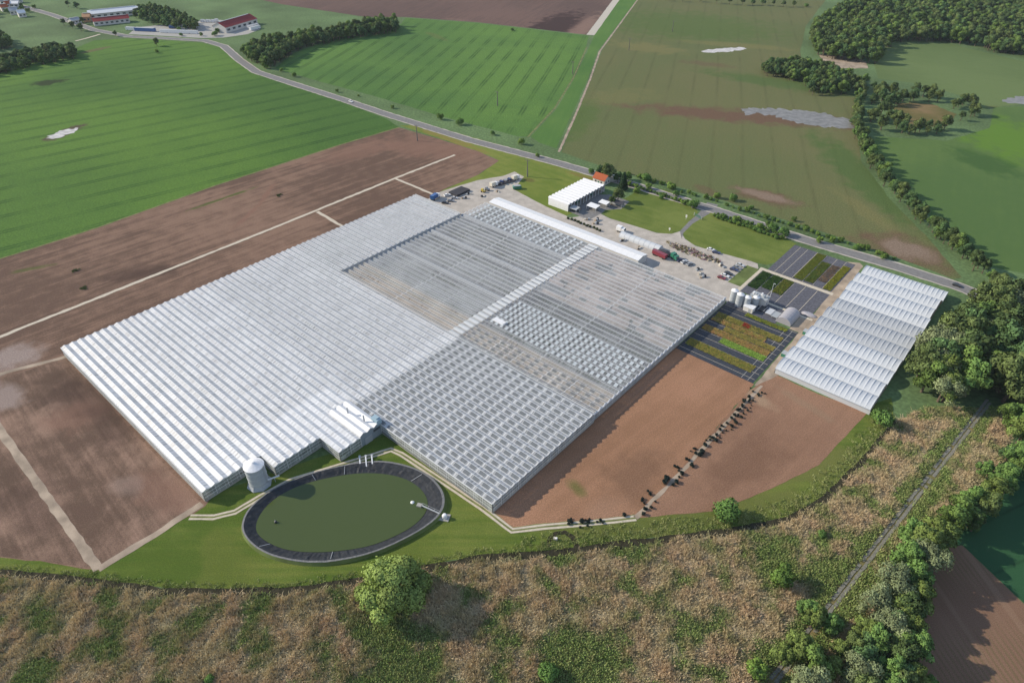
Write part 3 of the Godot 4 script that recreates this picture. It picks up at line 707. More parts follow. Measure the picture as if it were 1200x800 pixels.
# ================================================================ ground and fields
func make_ground() -> void:
	sheet("ground", "grassy ground between and beyond the fields", PackedVector2Array([Vector2(-4200, -4200), Vector2(1800, -4200), Vector2(1800, 1500), Vector2(-4200, 1500)]), 0.0, M.verge)
	var p := pts(AREA.crop_left)
	sheet("crop_field", "large green cereal field with tramlines left of the brown soil", rough_edge(p, 6.0, 1.2), 0.05, field_mat("crop_left", p, 0.8, {"most": 1024, "pair": 1.5,
		"mottle": 0.2, "a": Color(0.30, 0.43, 0.205), "b": Color(0.38, 0.51, 0.225), "dir": Vector2(0.2, -0.98), "gap": 23.0, "width": 1.1, "tram": Color(0.15, 0.27, 0.13), "share": 0.6, "scale": 160.0, "fine": 25.6,
		"patches": [[-408.2, -1.3, 18.4, 6.0, -1.98, Color(0.36, 0.33, 0.26), 1],
		[-557.5, -42.1, 13.8, 8.0, -1.34, Color(0.20, 0.25, 0.15), 0.9],
		[-648.1, -122.8, 15.9, 5.0, -1.84, Color(0.45, 0.40, 0.30), 0.7]]}))
	p = pts(AREA.crop_mid)
	sheet("crop_field", "green cereal field with slanting tramlines across the road", rough_edge(p, 6.0, 0.8), 0.05, field_mat("crop_mid", p, 0.55, {"most": 900, "pair": 1.3,
		"mottle": 0.2, "a": Color(0.325, 0.46, 0.24), "b": Color(0.395, 0.53, 0.26), "dir": Vector2(-0.48, -0.87), "gap": 17.0, "width": 0.95, "tram": Color(0.17, 0.27, 0.14), "share": 0.62, "scale": 120.0, "fine": 25.6,
		"patches": [[-420.0, -402.0, 26.0, 5.0, 0.3, Color(0.42, 0.45, 0.26), 0.5]]}))
	p = pts(AREA.crop_strip)
	sheet("crop_field", "narrow bright green strip between two farm tracks", rough_edge(p, 6.0, 0.8), 0.05, field_mat("crop_strip", p, 1.0, {"a": Color(0.32, 0.465, 0.235), "b": Color(0.38, 0.51, 0.255), "dir": Vector2(-0.48, -0.87), "streak": 0.3, "scale": 90.0}))
	p = pts(AREA.plough)
	sheet("ploughed_field", "bare brown ploughed field beyond the green crops", rough_edge(p, 8.0, 1.0), 0.05, field_mat("plough", p, 1.2, {
		"a": Color(0.40, 0.33, 0.305), "mottle": 0.2, "b": Color(0.47, 0.38, 0.345), "dir": Vector2(-0.35, -0.94), "streak": 0.5, "scale": 140.0,
		"patches": [[-345.0, -520.0, 26.0, 90.0, -0.38, Color(0.27, 0.21, 0.20), 0.9], [-312.0, -528.0, 12.0, 95.0, -0.38, Color(0.56, 0.46, 0.41), 0.8], [-420.0, -470.0, 50.0, 12.0, 0.1, Color(0.52, 0.43, 0.38), 0.6]]}))
	p = pts(AREA.olive)
	sheet("crop_field", "olive thinly sprouted field with flooded hollows beyond the road", rough_edge(p, 7.0, 1.0), 0.05, field_mat("olive", p, 0.8, {
		"mottle": 0.2, "a": Color(0.405, 0.438, 0.28), "b": Color(0.44, 0.445, 0.295), "dir": Vector2(-0.45, -0.9), "gap": 21.0, "width": 1.2, "tram": Color(0.30, 0.31, 0.20), "share": 0.35, "scale": 150.0, "streak": 0.25, "soft": 0.7, "fine": 22.4,
		"patches": PATCH_OLIVE()}))
	p = pts(AREA.right_low)
	sheet("crop_field", "green field right of the hedgerow with a bright lush corner", rough_edge(p, 7.0, 1.0), 0.05, field_mat("right_low", p, 0.9, {
		"mottle": 0.2, "a": Color(0.335, 0.44, 0.245), "b": Color(0.385, 0.48, 0.26), "dir": Vector2(-0.2, -1.0), "scale": 110.0, "streak": 0.25, "soft": 0.6,
		"patches": [[141.6, -460.2, 48.3, 34.0, 1.02, Color(0.39, 0.53, 0.19), 0.8],
		[133.5, -400.9, 24.2, 14.0, 0.52, Color(0.25, 0.37, 0.19), 0.7], [215.0, -300.0, 10.0, 50.0, 0.3, Color(0.42, 0.47, 0.27), 0.5]]}))
	p = pts(AREA.right_up)
	sheet("crop_field", "pale green field below the far woodland", rough_edge(p, 7.0, 1.0), 0.05, field_mat("right_up", p, 1.1, {
		"mottle": 0.2, "a": Color(0.385, 0.46, 0.28), "b": Color(0.43, 0.50, 0.31), "dir": Vector2(1.0, -0.3), "scale": 110.0, "streak": 0.3, "soft": 0.7,
		"patches": [[190.0, -520.0, 70.0, 10.0, 0.2, Color(0.44, 0.40, 0.27), 0.6], [150.0, -440.0, 50.0, 14.0, 0.1, Color(0.47, 0.45, 0.30), 0.5]]}))
	p = pts(AREA.soil_left)
	sheet("soil_field", "bare brown soil beside the long gable front of the glasshouse", rough_edge(p, 4.0, 0.8), 0.055, field_mat("soil_left", p, 0.42, {
		"mottle": 0.45, "a": Color(0.425, 0.345, 0.295), "b": Color(0.56, 0.455, 0.39), "dir": Vector2(0.06, -1.0), "streak": 0.75, "scale": 75.0, "soft": 0.8, "fine": 12.8,
		"patches": PATCH_SOIL()}))
	p = pts(AREA.soil_low)
	sheet("soil_field", "bare brown soil plot with pale worked streaks beside the glasshouse corner", rough_edge(p, 4.0, 0.5), 0.065, field_mat("soil_low", p, 0.3, {
		"mottle": 0.45, "a": Color(0.42, 0.345, 0.295), "b": Color(0.60, 0.495, 0.43), "dir": Vector2(1.0, 0.06), "streak": 0.5, "scale": 30.0, "soft": 0.8, "fine": 9.0,
		"patches": PATCH_SOIL()}))
	p = pts(AREA.soil_mid)
	var soil := {"mottle": 0.25, "a": Color(0.585, 0.445, 0.345), "b": Color(0.66, 0.505, 0.40), "dir": Vector2(0.1, -1.0), "streak": 0.35, "scale": 60.0, "soft": 0.8, "fine": 11.2,
		"patches": [[108.0, 2.0, 9.0, 14.0, 0.2, Color(0.44, 0.34, 0.27), 0.5], [96.0, 20.0, 4.0, 2.5, 0.2, Color(0.36, 0.40, 0.20), 0.6], [111.0, 24.0, 7.0, 10.0, -0.4, Color(0.62, 0.49, 0.40), 0.6]]}
	sheet("soil_field", "reddish brown soil plot along the right glasshouse wall", rough_edge(p, 3.0, 0.5), 0.055, field_mat("soil_mid", p, 0.3, soil))
	p = pts(AREA.soil_east)
	soil.patches = [[123.0, -66.0, 7.0, 3.0, 0.3, Color(0.66, 0.56, 0.46), 0.8], [140.0, -74.0, 12.0, 2.0, 0.2, Color(0.60, 0.50, 0.41), 0.6], [135.0, -30.0, 8.0, 16.0, 0.3, Color(0.47, 0.36, 0.29), 0.6]]
	soil.a = Color(0.55, 0.425, 0.345); soil.b = Color(0.62, 0.485, 0.395)
	sheet("soil_field", "brown soil plot between the shrub path and the white tunnels", rough_edge(p, 3.0, 0.5), 0.068, field_mat("soil_east", p, 0.3, soil))
	p = pts(AREA.crop_corner)
	sheet("crop_field", "dark green young crop in the corner beyond the tree line", rough_edge(p, 4.0, 0.6), 0.05, field_mat("crop_corner", p, 0.4, {
		"a": Color(0.175, 0.315, 0.215), "b": Color(0.205, 0.355, 0.235), "dir": Vector2(0.45, -0.9), "gap": 15.0, "width": 0.5, "tram": Color(0.10, 0.19, 0.12), "share": 0.6, "scale": 60.0}))
	p = pts(AREA.soil_corner)
	sheet("soil_field", "brown drilled soil with faint green rows in the corner", rough_edge(p, 4.0, 0.5), 0.055, field_mat("soil_corner", p, 0.25, {
		"a": Color(0.49, 0.385, 0.315), "b": Color(0.545, 0.435, 0.36), "dir": Vector2(0.72, 0.69), "gap": 1.6, "width": 0.4, "tram": Color(0.38, 0.37, 0.24), "share": 0.6, "scale": 40.0, "streak": 0.3,
		"patches": [[219.0, -26.0, 1.0, 30.0, -0.8, Color(0.56, 0.46, 0.38), 0.5], [214.0, -8.0, 0.7, 30.0, -0.8, Color(0.55, 0.45, 0.37), 0.6]]}))
	p = pts(AREA.lawn_pond)
	sheet("lawn", "mown grass round the pond and along the ditch", rough_edge(p, 4.0, 0.5), 0.03, field_mat("lawn_pond", p, 0.45, {
		"mottle": 0.45, "a": Color(0.335, 0.41, 0.165), "b": Color(0.45, 0.49, 0.235), "dir": Vector2(0.75, -0.66), "gap": 3.2, "width": 0.9, "tram": Color(0.31, 0.42, 0.16), "share": 0.35, "scale": 45.0, "streak": 0.7, "fine": 9.6,
		"patches": [[35.0, 118.0, 16.0, 9.0, 0.4, Color(0.43, 0.46, 0.22), 0.55], [70.0, 75.0, 9.0, 9.0, 0.4, Color(0.41, 0.46, 0.21), 0.5], [130.0, 5.0, 40.0, 8.0, -0.9, Color(0.42, 0.43, 0.24), 0.6], [150.0, -40.0, 30.0, 6.0, -0.95, Color(0.44, 0.45, 0.25), 0.7]]}))
	p = pts(AREA.lawn_back)
	sheet("lawn", "yellowish meadow between the road and the goods yard", rough_edge(p, 5.0, 1.2), 0.03, field_mat("lawn_back", p, 0.6, {
		"mottle": 0.45, "a": Color(0.42, 0.49, 0.21), "b": Color(0.505, 0.54, 0.265), "dir": Vector2(1, 0.1), "streak": 0.35, "scale": 70.0,
		"patches": [[-178.0, -186.0, 40.0, 3.5, 0.02, Color(0.56, 0.50, 0.28), 0.7], [-60.0, -196.0, 18.0, 3.0, 0.02, Color(0.52, 0.45, 0.26), 0.6], [-84.0, -168.0, 4.0, 3.0, 0.0, Color(0.40, 0.36, 0.22), 0.6]]}))
	for a in [["lawn_gate", "rounded lawn left of the gate drive"], ["lawn_yard", "lawn between the gate drive and the dark nursery beds"]]:
		p = smooth(pts(AREA[a[0]]), 1)
		sheet("lawn", a[1], p, 0.055, field_mat(a[0], p, 0.35, {"mottle": 0.45, "a": Color(0.39, 0.455, 0.21), "b": Color(0.47, 0.515, 0.265), "dir": Vector2(1, 0), "streak": 0.45, "scale": 40.0, "fine": 11.2}))
	sheet("lawn", "small grass plot beside the parked cars", PackedVector2Array([Vector2(72.5, -160.5), Vector2(79.5, -160.5), Vector2(79.5, -138.5), Vector2(72.5, -138.5)]), 0.05, M.lawn)
	sheet("yard", "pale gravel and asphalt goods yard behind the glasshouse", rough_edge(pts(AREA.yard), 4.0, 0.5), 0.04, M.gravel)
	sheet("drive", "asphalt drive from the road gate to the yard", pts(AREA.drive), 0.065, M.asphalt)
	sheet("yard", "grey paved court beside the white storage hall", pts(AREA.hall_yard), 0.06, M.asphalt)
	sheet("dirt_way", "sandy way between the beds and the white tunnels", rough_edge(pts(AREA.dirt_way), 3.0, 0.5), 0.06, M.dirt_path)
	p = pts(AREA.reed)
	sheet("marsh", "marshy ground under the reeds", rough_edge(p, 5.0, 1.0), 0.025, field_mat("marsh", p, 0.5, {"a": Color(0.47, 0.45, 0.29), "b": Color(0.56, 0.49, 0.35), "scale": 40.0, "streak": 0.3, "fine": 9.6}))
	sheet("ditch", "dark muddy ditch between the lawn and the reeds", rough_edge(pts(AREA.ditch), 3.0, 0.7), 0.045, M.mud)
	# roads, tracks and paths
	sheet("road", "two lane asphalt country road", ribbon(pts(LINE.road), 7.4), 0.12, M.asphalt)
	for s in [-3.75, 3.75]:
		var q := PackedVector2Array()
		var r := pts(LINE.road)
		for i in r.size():
			var d := (r[mini(i + 1, r.size() - 1)] - r[maxi(i - 1, 0)]).normalized().orthogonal()
			q.append(r[i] + d * s * 1.12)
		sheet("road_shoulder", "pale gravel shoulder along the road", ribbon(q, 1.3, 0.35), 0.09, M.gravel)
	for a in [["path_a", 2.1, "long pale straight path across the brown soil", "sand_path", 0.08], ["path_b", 2.0, "short pale path from the long path to the yard corner", "sand_path", 0.085], ["path_c", 2.0, "short pale path reaching the glasshouse gables", "sand_path", 0.085], ["path_d", 2.2, "brown track meeting the glasshouse corner", "dirt_path", 0.08], ["path_e", 2.8, "pale track along the bare soil towards the lawn", "dirt_path", 0.08], ["path_f", 2.4, "pale track along the lawn edge to the glasshouse corner", "dirt_path", 0.085], ["farm_track", 1.8, "brown farm track beside the olive field", "dirt_path", 0.09], ["edge_track", 1.3, "worn edge between the cereal field and the strip", "lawn_rough", 0.09], ["white_track", 9.0, "pale concrete farm road along the ploughed field", "concrete_pale", 0.09], ["lane_nw", 3.0, "sandy lane joining the road near the farm", "sand_path", 0.09], ["boundary", 1.2, "grassy balk between the green crop and the brown soil", "lawn_rough", 0.075]]:
		sheet(a[0].get_slice("_", 0) if a[0].begins_with("path") else a[0].replace("_nw", ""), a[2], ribbon(pts(LINE[a[0]]), a[1], 0.3), a[4], M[a[3]])
	# two wheel ruts of the garden path
	var pp := pts(LINE.path_pond)
	sheet("path", "worn earth strip under the two wheel ruts of the pond path", ribbon(pp, 2.6, 0.3), 0.08, M.lawn_rough)
	for s in [-0.75, 0.75]:
		var q := PackedVector2Array()
		for i in pp.size():
			q.append(pp[i] + (pp[mini(i + 1, pp.size() - 1)] - pp[maxi(i - 1, 0)]).normalized().orthogonal() * s)
		sheet("path", "pale wheel rut curving round the pond and along the soil", ribbon(q, 0.75, 0.06), 0.1, M.sand_path)
	sheet("path", "faint earth track between the two rows of dark shrubs", ribbon(pts(LINE.path_soil), 1.5, 0.35), 0.1, M.dirt_path)
	sheet("scrub_clearing", "brown scrubby clearing inside the copse", rough_edge(pts(AREA.clearing), 4.0, 3.0), 0.07, field_mat("clearing", pts(AREA.clearing), 0.8, {"a": Color(0.42, 0.40, 0.24), "b": Color(0.54, 0.46, 0.33), "mottle": 0.5, "scale": 30.0}))
	sheet("scrub_clearing", "brown bare clearing between the far woods", rough_edge(pts(AREA.clearing2), 4.0, 3.0), 0.07, M.dirt_path)
	# the concrete slab track: each slab on its own
	var tr := pts(LINE.slab_track)
	var track := Node3D.new()
	track.name = "slab_track"
	add_child(track)
	structure(track, "straight track of concrete slabs through the reeds")
	var slab := G.new()
	slab.box(Vector3.ZERO, Vector3(1.38, 0.14, 1.0))
	var slab_mesh := slab.mesh(M.slab)
	var total := tr[0].distance_to(tr[-1])
	var dir := (tr[-1] - tr[0]) / total
	var n := int(total / 1.5)
	for i in mini(n, 145):
		for s in [-0.72, 0.72]:
			if rng.randf() < 0.07: continue
			var q: Vector2 = tr[0] + dir * (i + 0.5) * 1.5 + dir.orthogonal() * (s + rng.randf_range(-0.1, 0.1))
			var o := inst("slab", slab_mesh, track, Vector3(q.x, rng.randf_range(0.0, 0.05), q.y))
			o.rotation.y = -dir.angle() + rng.randf_range(-0.03, 0.03)
	sheet("ditch", "dark curved drain hollow in the lawn beside the ditch", ribbon(pts(LINE.drain), 1.8, 0.5), 0.05, M.mud)
	# standing water
	for a in [["flood", "thin pool of water in the olive field"], ["flood_long", "long shallow flood across the olive field"], ["wet_pan", "bright waterlogged hollow in the green crop"], ["flood_right", "pool at the far side of the green field"]]:
		sheet("water", a[1], rough_edge(smooth(pts(AREA[a[0]]), 1), 1.5, 9.0 if a[0] == "flood_long" else 5.0), 0.075, M.salt_pan if a[0] in ["wet_pan", "flood"] else M.puddle)
func PATCH_OLIVE() -> Array:
	var red := Color(0.44, 0.355, 0.285)
	var pale := Color(0.56, 0.49, 0.43)
	var straw := Color(0.50, 0.48, 0.31)
	var green := Color(0.29, 0.41, 0.20)
	var lush := Color(0.335, 0.43, 0.215)
	return [[-233.0, -639.6, 94.1, 70.0, -0.22, lush, 0.6],
		[-211.6, -516.2, 39.6, 18.0, -0.14, straw, 0.7],
		[-144.6, -589.5, 58.2, 10.0, -0.40, straw, 0.6],
		[-138.5, -353.6, 31.2, 20.0, -1.20, straw, 0.45],
		[-131.9, -500.5, 25.1, 8.0, -0.34, red, 0.45],
		[-53.1, -485.3, 65.1, 15.0, -0.18, green, 0.5],
		[-35.1, -378.7, 86.7, 15.0, -0.47, red, 1],
		[-130.5, -281.8, 46.9, 12.0, -2.00, lush, 0.6],
		[79.4, -318.2, 75.1, 14.0, 0.83, green, 0.6],
		[101.2, -265.1, 31.6, 6.0, 0.67, straw, 0.5],
		[44.2, -246.6, 19.8, 9.0, -0.12, red, 0.9],
		[43.7, -247.8, 16.9, 5.0, -0.09, pale, 0.85],
		[11.7, -230.5, 10.1, 4.0, 0.25, red, 0.5],
		[129.2, -232.4, 21.0, 16.0, 0.15, red, 0.85],
		[130.7, -233.9, 13.1, 10.0, 0.14, pale, 0.85]]
func PATCH_SOIL() -> Array:
	var pale := Color(0.62, 0.56, 0.53)
	var dark := Color(0.29, 0.23, 0.205)
	var rose := Color(0.54, 0.42, 0.36)
	var weed := Color(0.33, 0.38, 0.19)
	return [[-131.5, 124.0, 10.3, 9.0, -1.16, pale, 0.95],
		[-106.6, 134.8, 6.1, 10.0, -1.73, pale, 0.85],
		[-178.7, -163.0, 40.6, 18.0, -0.41, rose, 0.8],
		[-208.6, -126.3, 29.1, 12.0, -1.50, rose, 0.7],
		[-158.9, 54.5, 18.1, 6.0, -1.15, dark, 0.55],
		[-83.3, 114.2, 17.8, 10.0, -0.27, dark, 0.5],
		[-71.4, 120.3, 10.3, 8.0, -0.24, rose, 0.6],
		[-12.0, 116.0, 11.9, 7.0, -0.23, rose, 0.6],
		[-22.1, 122.4, 6.1, 4.0, -0.04, pale, 0.35],
		[-206.6, 88.6, 8.2, 2.0, -1.16, weed, 0.6],
		[-210.1, -18.5, 19.9, 1.6, -1.55, weed, 0.85],
		[-177.8, -18.2, 16.5, 1.6, -2.14, rose, 0.9],
		[-196.3, -43.1, 14.6, 1.6, -2.29, rose, 0.9],
		[-56.9, 113.6, 14.4, 6.0, -0.02, dark, 0.4],
		[-39.0, 146.7, 16.2, 8.0, 0.02, dark, 0.3]]

# ================================================================ pond
func make_pond() -> void:
	var outer := smooth(pts(AREA.pond_outer), 2)
	var inner := smooth(pts(AREA.pond_water), 2)
	# same number of points on both, matched by angle round the middle
	var mid := Vector2.ZERO
	for q in inner: mid += q
	mid /= inner.size()
	var ring := func(src: PackedVector2Array, n: int) -> PackedVector2Array:
		var r := PackedVector2Array()
		for i in n:
			var d := Vector2.from_angle(TAU * i / n)
			var best := mid + d * 10.0
			for k in src.size():
				var hit = Geometry2D.segment_intersects_segment(mid, mid + d * 200.0, src[k], src[(k + 1) % src.size()])
				if hit != null: best = hit
			r.append(best)
		return r
	var n := 160
	var a: PackedVector2Array = ring.call(outer, n)
	var b: PackedVector2Array = ring.call(inner, n)
	var t := thing("pond", "oval pond with a dark liner bank beside the glasshouse", "pond")
	var bank := G.new()
	var liner := G.new()
	var rim := G.new()
	for i in n:
		var j := (i + 1) % n
		var P := func(k: int, s: float, y: float) -> Vector3:
			var q: Vector2 = b[k].lerp(a[k], s)
			return Vector3(q.x, y, q.y)
		var w0: float = nz.get_noise_2d(i * 40.0, 3.0) * 0.12
		var w1: float = nz.get_noise_2d(j * 40.0 if j else 0.0, 3.0) * 0.12
		bank.quad(P.call(i, 1.12, 0.0), P.call(j, 1.12, 0.0), P.call(j, 0.98, 1.3 + w1), P.call(i, 0.98, 1.3 + w0))
		rim.quad(P.call(i, 1.0, 1.32 + w0), P.call(j, 1.0, 1.32 + w1), P.call(j, 0.86, 1.36 + w1), P.call(i, 0.86, 1.36 + w0))
		var steps := [[0.86, 1.36], [0.55, 0.95], [0.28, 0.48], [-0.05, 0.05]]
		for k in 3:
			var f: float = nf.get_noise_2d(i * 31.0, k * 9.0) * 0.3
			var f2: float = nf.get_noise_2d(j * 31.0, k * 9.0) * 0.3
			var e0 := 0.0 if k == 0 else 1.0
			var e1 := 0.0 if k == 2 else 1.0
			liner.quad(P.call(i, steps[k][0], steps[k][1] + (w0 if k == 0 else f * e0)), P.call(j, steps[k][0], steps[k][1] + (w1 if k == 0 else f2 * e0)), P.call(j, steps[k + 1][0], steps[k + 1][1] + f2 * e1), P.call(i, steps[k + 1][0], steps[k + 1][1] + f * e1))
	part("bank", bank, M.lawn, t)
	part("rim", rim, M.liner_grey, t)
	part("liner", liner, M.liner, t)
	var wet := inst("water", flat_mesh(b, 0.22, M.water), t)
	wet.set_meta("label", "still dark green water")
	# welded liner seams with pale sandbag ties
	for i in [20, 47, 84, 99, 128]:
		var g := G.new()
		var q0 := b[i].lerp(a[i], 0.78)
		var q1 := b[i].lerp(a[i], 0.05)
		g.bar(Vector3(q0.x, 1.4, q0.y), Vector3(q1.x, 0.35, q1.y), 0.12, 0.06)
		part("seam_strip", g, M.frame_dull, t)
	# intake jetty, pipe outlets and the small round shaft
	var j := thing("intake_jetty", "small pale intake platform with walkway over the pond bank", "jetty", Vector3(60.5, 0, 61.3))
	var g := G.new()
	g.box(Vector3(0, 0.2, 0), Vector3(1.7, 0.6, 1.4), 0.4)
	part("platform", g, M.concrete, j)
	g = G.new()
	g.bar(Vector3(1.0, 0.9, -0.3), Vector3(8.2, 1.5, -1.6), 0.45, 0.1)
	part("walkway", g, M.frame_dull, j)
	g = G.new()
	for s in [-0.35, 0.35]:
		g.bar(Vector3(1.0, 1.7, -0.3 + s), Vector3(8.2, 2.3, -1.6 + s), 0.06, 0.06)
		for k in 4: g.bar(Vector3(1.0, 0.9, -0.3 + s).lerp(Vector3(8.2, 1.5, -1.6 + s), k / 3.0), Vector3(1.0, 1.7, -0.3 + s).lerp(Vector3(8.2, 2.3, -1.6 + s), k / 3.0), 0.06, 0.06)
	part("railing", g, M.frame_dull, j)
	var f := thing("float_pump", "tiny white float on the water beside the intake platform", "float", Vector3(57.6, 0.22, 61.9))
	g = G.new(); g.ring(Vector3.ZERO, [[0.0, 0.35], [0.35, 0.3], [0.7, 0.05], [0.6, -0.2]], 10)
	part("body", g, M.paint_white, f)
	g = G.new(); g.bar(Vector3(0, 0.3, 0), Vector3(0, 0.8, 0), 0.08, 0.08)
	part("mast", g, M.frame, f)
	var u := thing("buoy", "small dark buoy alone on the pond water", "buoy", Vector3(30.0, 0.22, 97.2))
	g = G.new(); g.ring(Vector3.ZERO, [[0.0, 0.8], [0.4, 0.6], [0.5, 0.1], [0.4, -0.2]], 10)
	part("body", g, M.paint_black, u)
	g = G.new(); g.bar(Vector3(0, 0.7, 0), Vector3(0, 1.3, 0), 0.1, 0.1)
	part("mast", g, M.frame_dull, u)
	var s := thing("pump_shaft", "white domed shaft on a concrete slab at the pond bank", "shaft", Vector3(70.2, 0, 59.1))
	g = G.new(); g.box(Vector3.ZERO, Vector3(3.6, 0.3, 3.0), 0.5)
	part("slab", g, M.concrete, s)
	g = G.new(); g.ring(Vector3(0.2, 0.3, 0), [[0.85, 0.0], [0.85, 1.1], [0.6, 1.5], [0.0, 1.65]], 14)
	part("dome", g, M.paint_white, s)
	for k in 3:
		var q := thing("inlet_pipe", "white curved inlet pipe hanging down the pond liner", "pipe", Vector3(30.9 + k * 1.45, 0, 62.9 - k * 1.6), 0.0, "three white inlet pipes side by side on the pond bank")
		g = G.new()
		var prev := Vector3(-2.2, 1.5, -1.6)
		for i in 6:
			var e := Vector3(-2.2 + 0.62 * (i + 1), 1.62 - pow(i + 1, 2.0) * 0.032, -1.6 + 0.45 * (i + 1))
			g.bar(prev, e, 0.42, 0.42)
			prev = e
		part("pipe", g, M.paint_white, q)
		g = G.new(); g.box(Vector3(-2.3, 1.25, -1.7), Vector3(0.7, 0.6, 0.7), 0.6)
		part("collar", g, M.frame_dull, q)

# ================================================================ the tall white-washed glasshouse
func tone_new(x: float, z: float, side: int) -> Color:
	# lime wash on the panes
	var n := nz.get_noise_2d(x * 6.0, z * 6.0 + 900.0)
	# sky glare painted into the pane tone, stepped by compartment
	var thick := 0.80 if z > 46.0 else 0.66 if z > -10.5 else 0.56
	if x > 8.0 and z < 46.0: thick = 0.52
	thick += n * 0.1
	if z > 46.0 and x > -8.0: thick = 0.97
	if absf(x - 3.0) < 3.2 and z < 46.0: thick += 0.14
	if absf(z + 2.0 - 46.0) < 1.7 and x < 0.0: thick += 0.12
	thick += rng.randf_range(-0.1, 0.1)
	if int(round(x / 0.8)) & 1: thick -= 0.13   # every second pane darker and clearer, a ladder pattern
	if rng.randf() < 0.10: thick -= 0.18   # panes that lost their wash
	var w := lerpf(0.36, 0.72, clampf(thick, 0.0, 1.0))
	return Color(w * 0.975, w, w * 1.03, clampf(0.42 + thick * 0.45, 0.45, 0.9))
func make_new_glasshouse() -> void:
	var eave := 4.6
	var rise := 0.58
	var t := thing("glasshouse", "large lime washed glasshouse with many parallel ridges beside the pond", "greenhouse")
	var floor_ := G.new()
	floor_.box(Vector3(-56, 0, 5.6), Vector3(119, 0.12, 204.6))
	floor_.box(Vector3(43, 0, 18.4), Vector3(75.6, 0.12, 57.4))
	part("floor", floor_, M.concrete_pale, t)
	# rows of white benches under the glass
	for i in 60:
		var z := 104.0 - i * 3.2
		var end := 3.0 if z > 86.0 else 11.0 if z > 48.0 else 79.0 if z > -10.0 else -78.5
		var g := G.new()
		g.box(Vector3((-114.0 + end) / 2, 0.7, z), Vector3(end + 114.0, 0.12, 2.1))
		part("bench", g, M.bench_green if i % 3 else M.bench_grey, t)
	var bars := {}
	var vents := []
	var open_mesh := vent_mesh(2.7, 1.5, rise, 0.04)
	var frame_mesh := vent_frame(2.7, 1.5, rise, 0.04)
	for i in 64:
		var z := 108.0 - i * PITCH
		var x1 := 4.5 if i < 7 else 12.9 if i < 13 else 24.2 if i < 16 else 5.0 if i < 19 else 81.0 if i < 37 else -77.0
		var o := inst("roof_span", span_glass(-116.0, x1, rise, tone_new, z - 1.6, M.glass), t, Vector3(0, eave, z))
		if not bars.has(x1): bars[x1] = span_bars(-116.0, x1, rise, 1.5, 0.075, 0.0, 0.0, M.frame)
		inst("glazing_bars", bars[x1], o).set_meta("kind", "stuff")
		if not bars.has([x1]): bars[[x1]] = span_ridge(-116.0, x1, rise, 0.18)
		inst("ridge_cap", bars[[x1]], o)
		if x1 > 80.0:
			if not bars.has("truss"): bars["truss"] = span_bars(8.0, 81.0, rise, 4.56, 0.42, 0.0, 0.0, M.lime_bright)
			inst("lime_strip", bars["truss"], o).set_meta("kind", "stuff")
		if i >= 19 and i < 37:
			for k in 16:
				var x := 8.0 + 4.56 * (k + 0.52)
				var v := inst("roof_vent", open_mesh, t, Vector3(x, eave + rise, z - PITCH / 2))
				v.material_override = M.vent_glass
				inst("vent_frame", frame_mesh, v)
		# gable ends
		for e in [[-116.0, 0], [x1, 1]]:
			if e[1] == 1 and i >= 16 and i < 19: continue
			if e[1] == 1 and x1 < -70.0: continue
			var g := G.new()
			var x: float = e[0] + (0.02 if e[1] else -0.02)
			g.tri(Vector3(x, eave, z), Vector3(x, eave + rise, z - PITCH / 2), Vector3(x, eave, z - PITCH), Color(0.6, 0.63, 0.64, 0.75))
			part("gable", g, M.glass, t, true)
	# outer walls
	var W := [[-116, 108, 4.5, 108], [4.5, 108, 4.5, 85.6], [12.9, 85.6, 12.9, 66.4], [4.5, 85.6, 12.9, 85.6], [12.9, 66.4, 24.2, 66.4], [24.2, 66.4, 24.2, 56.8], [24.2, 47.2, 81, 47.2], [81, 47.2, 81, -10.4], [-116, -96.8, -77, -96.8], [-77, -96.8, -77, -10.4], [-116, 108, -116, -96.8]]
	for w in W: glass_wall(t, Vector2(w[0], w[1]), Vector2(w[2], w[3]), eave, 4.5, M.glass)
	var cap := G.new()
	cap.bar(Vector3(-77, eave + 0.55, -10.3), Vector3(81, eave + 0.55, -10.3), 0.3, 0.25)
	part("flashing", cap, M.lime, t)
	cap = G.new()
	cap.bar(Vector3(-116, eave + 0.3, -96.9), Vector3(-77, eave + 0.3, -96.9), 0.35, 0.5)
	part("flashing", cap, M.lime, t)
	# white sheet-roofed boiler hall in the notch
	var h := thing("boiler_hall", "low hall with three white metal ridges in the glasshouse notch", "building", Vector3(14.6, 0, 52.0))
	for k in 3:
		var g := G.new()
		var z := 4.8 - k * PITCH
		for sgn in [0, 1]:
			for c in 10:
				var xa := -9.6 + 1.92 * c
				var xb := xa + 1.9
				var ya := 5.25 if sgn == 0 else 6.1
				var yb := 6.1 if sgn == 0 else 5.25
				g.quad(Vector3(xa, ya, z - sgn * 1.6), Vector3(xa, yb, z - sgn * 1.6 - 1.6), Vector3(xb, yb, z - sgn * 1.6 - 1.6), Vector3(xb, ya, z - sgn * 1.6))
		part("roof", g, M.white_metal, h)
		g = G.new()
		g.tri(Vector3(9.6, 5.2, z), Vector3(9.6, 6.08, z - 1.6), Vector3(9.6, 5.2, z - 3.2))
		g.quad(Vector3(9.6, 0, z), Vector3(9.6, 5.2, z), Vector3(9.6, 5.2, z - 3.2), Vector3(9.6, 0, z - 3.2))
		part("wall", g, M.hall_wall, h)
	var g2 := G.new()
	g2.quad(Vector3(-9.6, 4.5, 4.82), Vector3(9.6, 4.5, 4.82), Vector3(9.6, 5.25, 4.82), Vector3(-9.6, 5.25, 4.82))
	g2.quad(Vector3(-9.62, 4.4, 4.8), Vector3(-9.62, 5.6, 4.8), Vector3(-9.62, 5.6, -4.8), Vector3(-9.62, 4.4, -4.8))
	part("fascia", g2, M.white_metal, h)
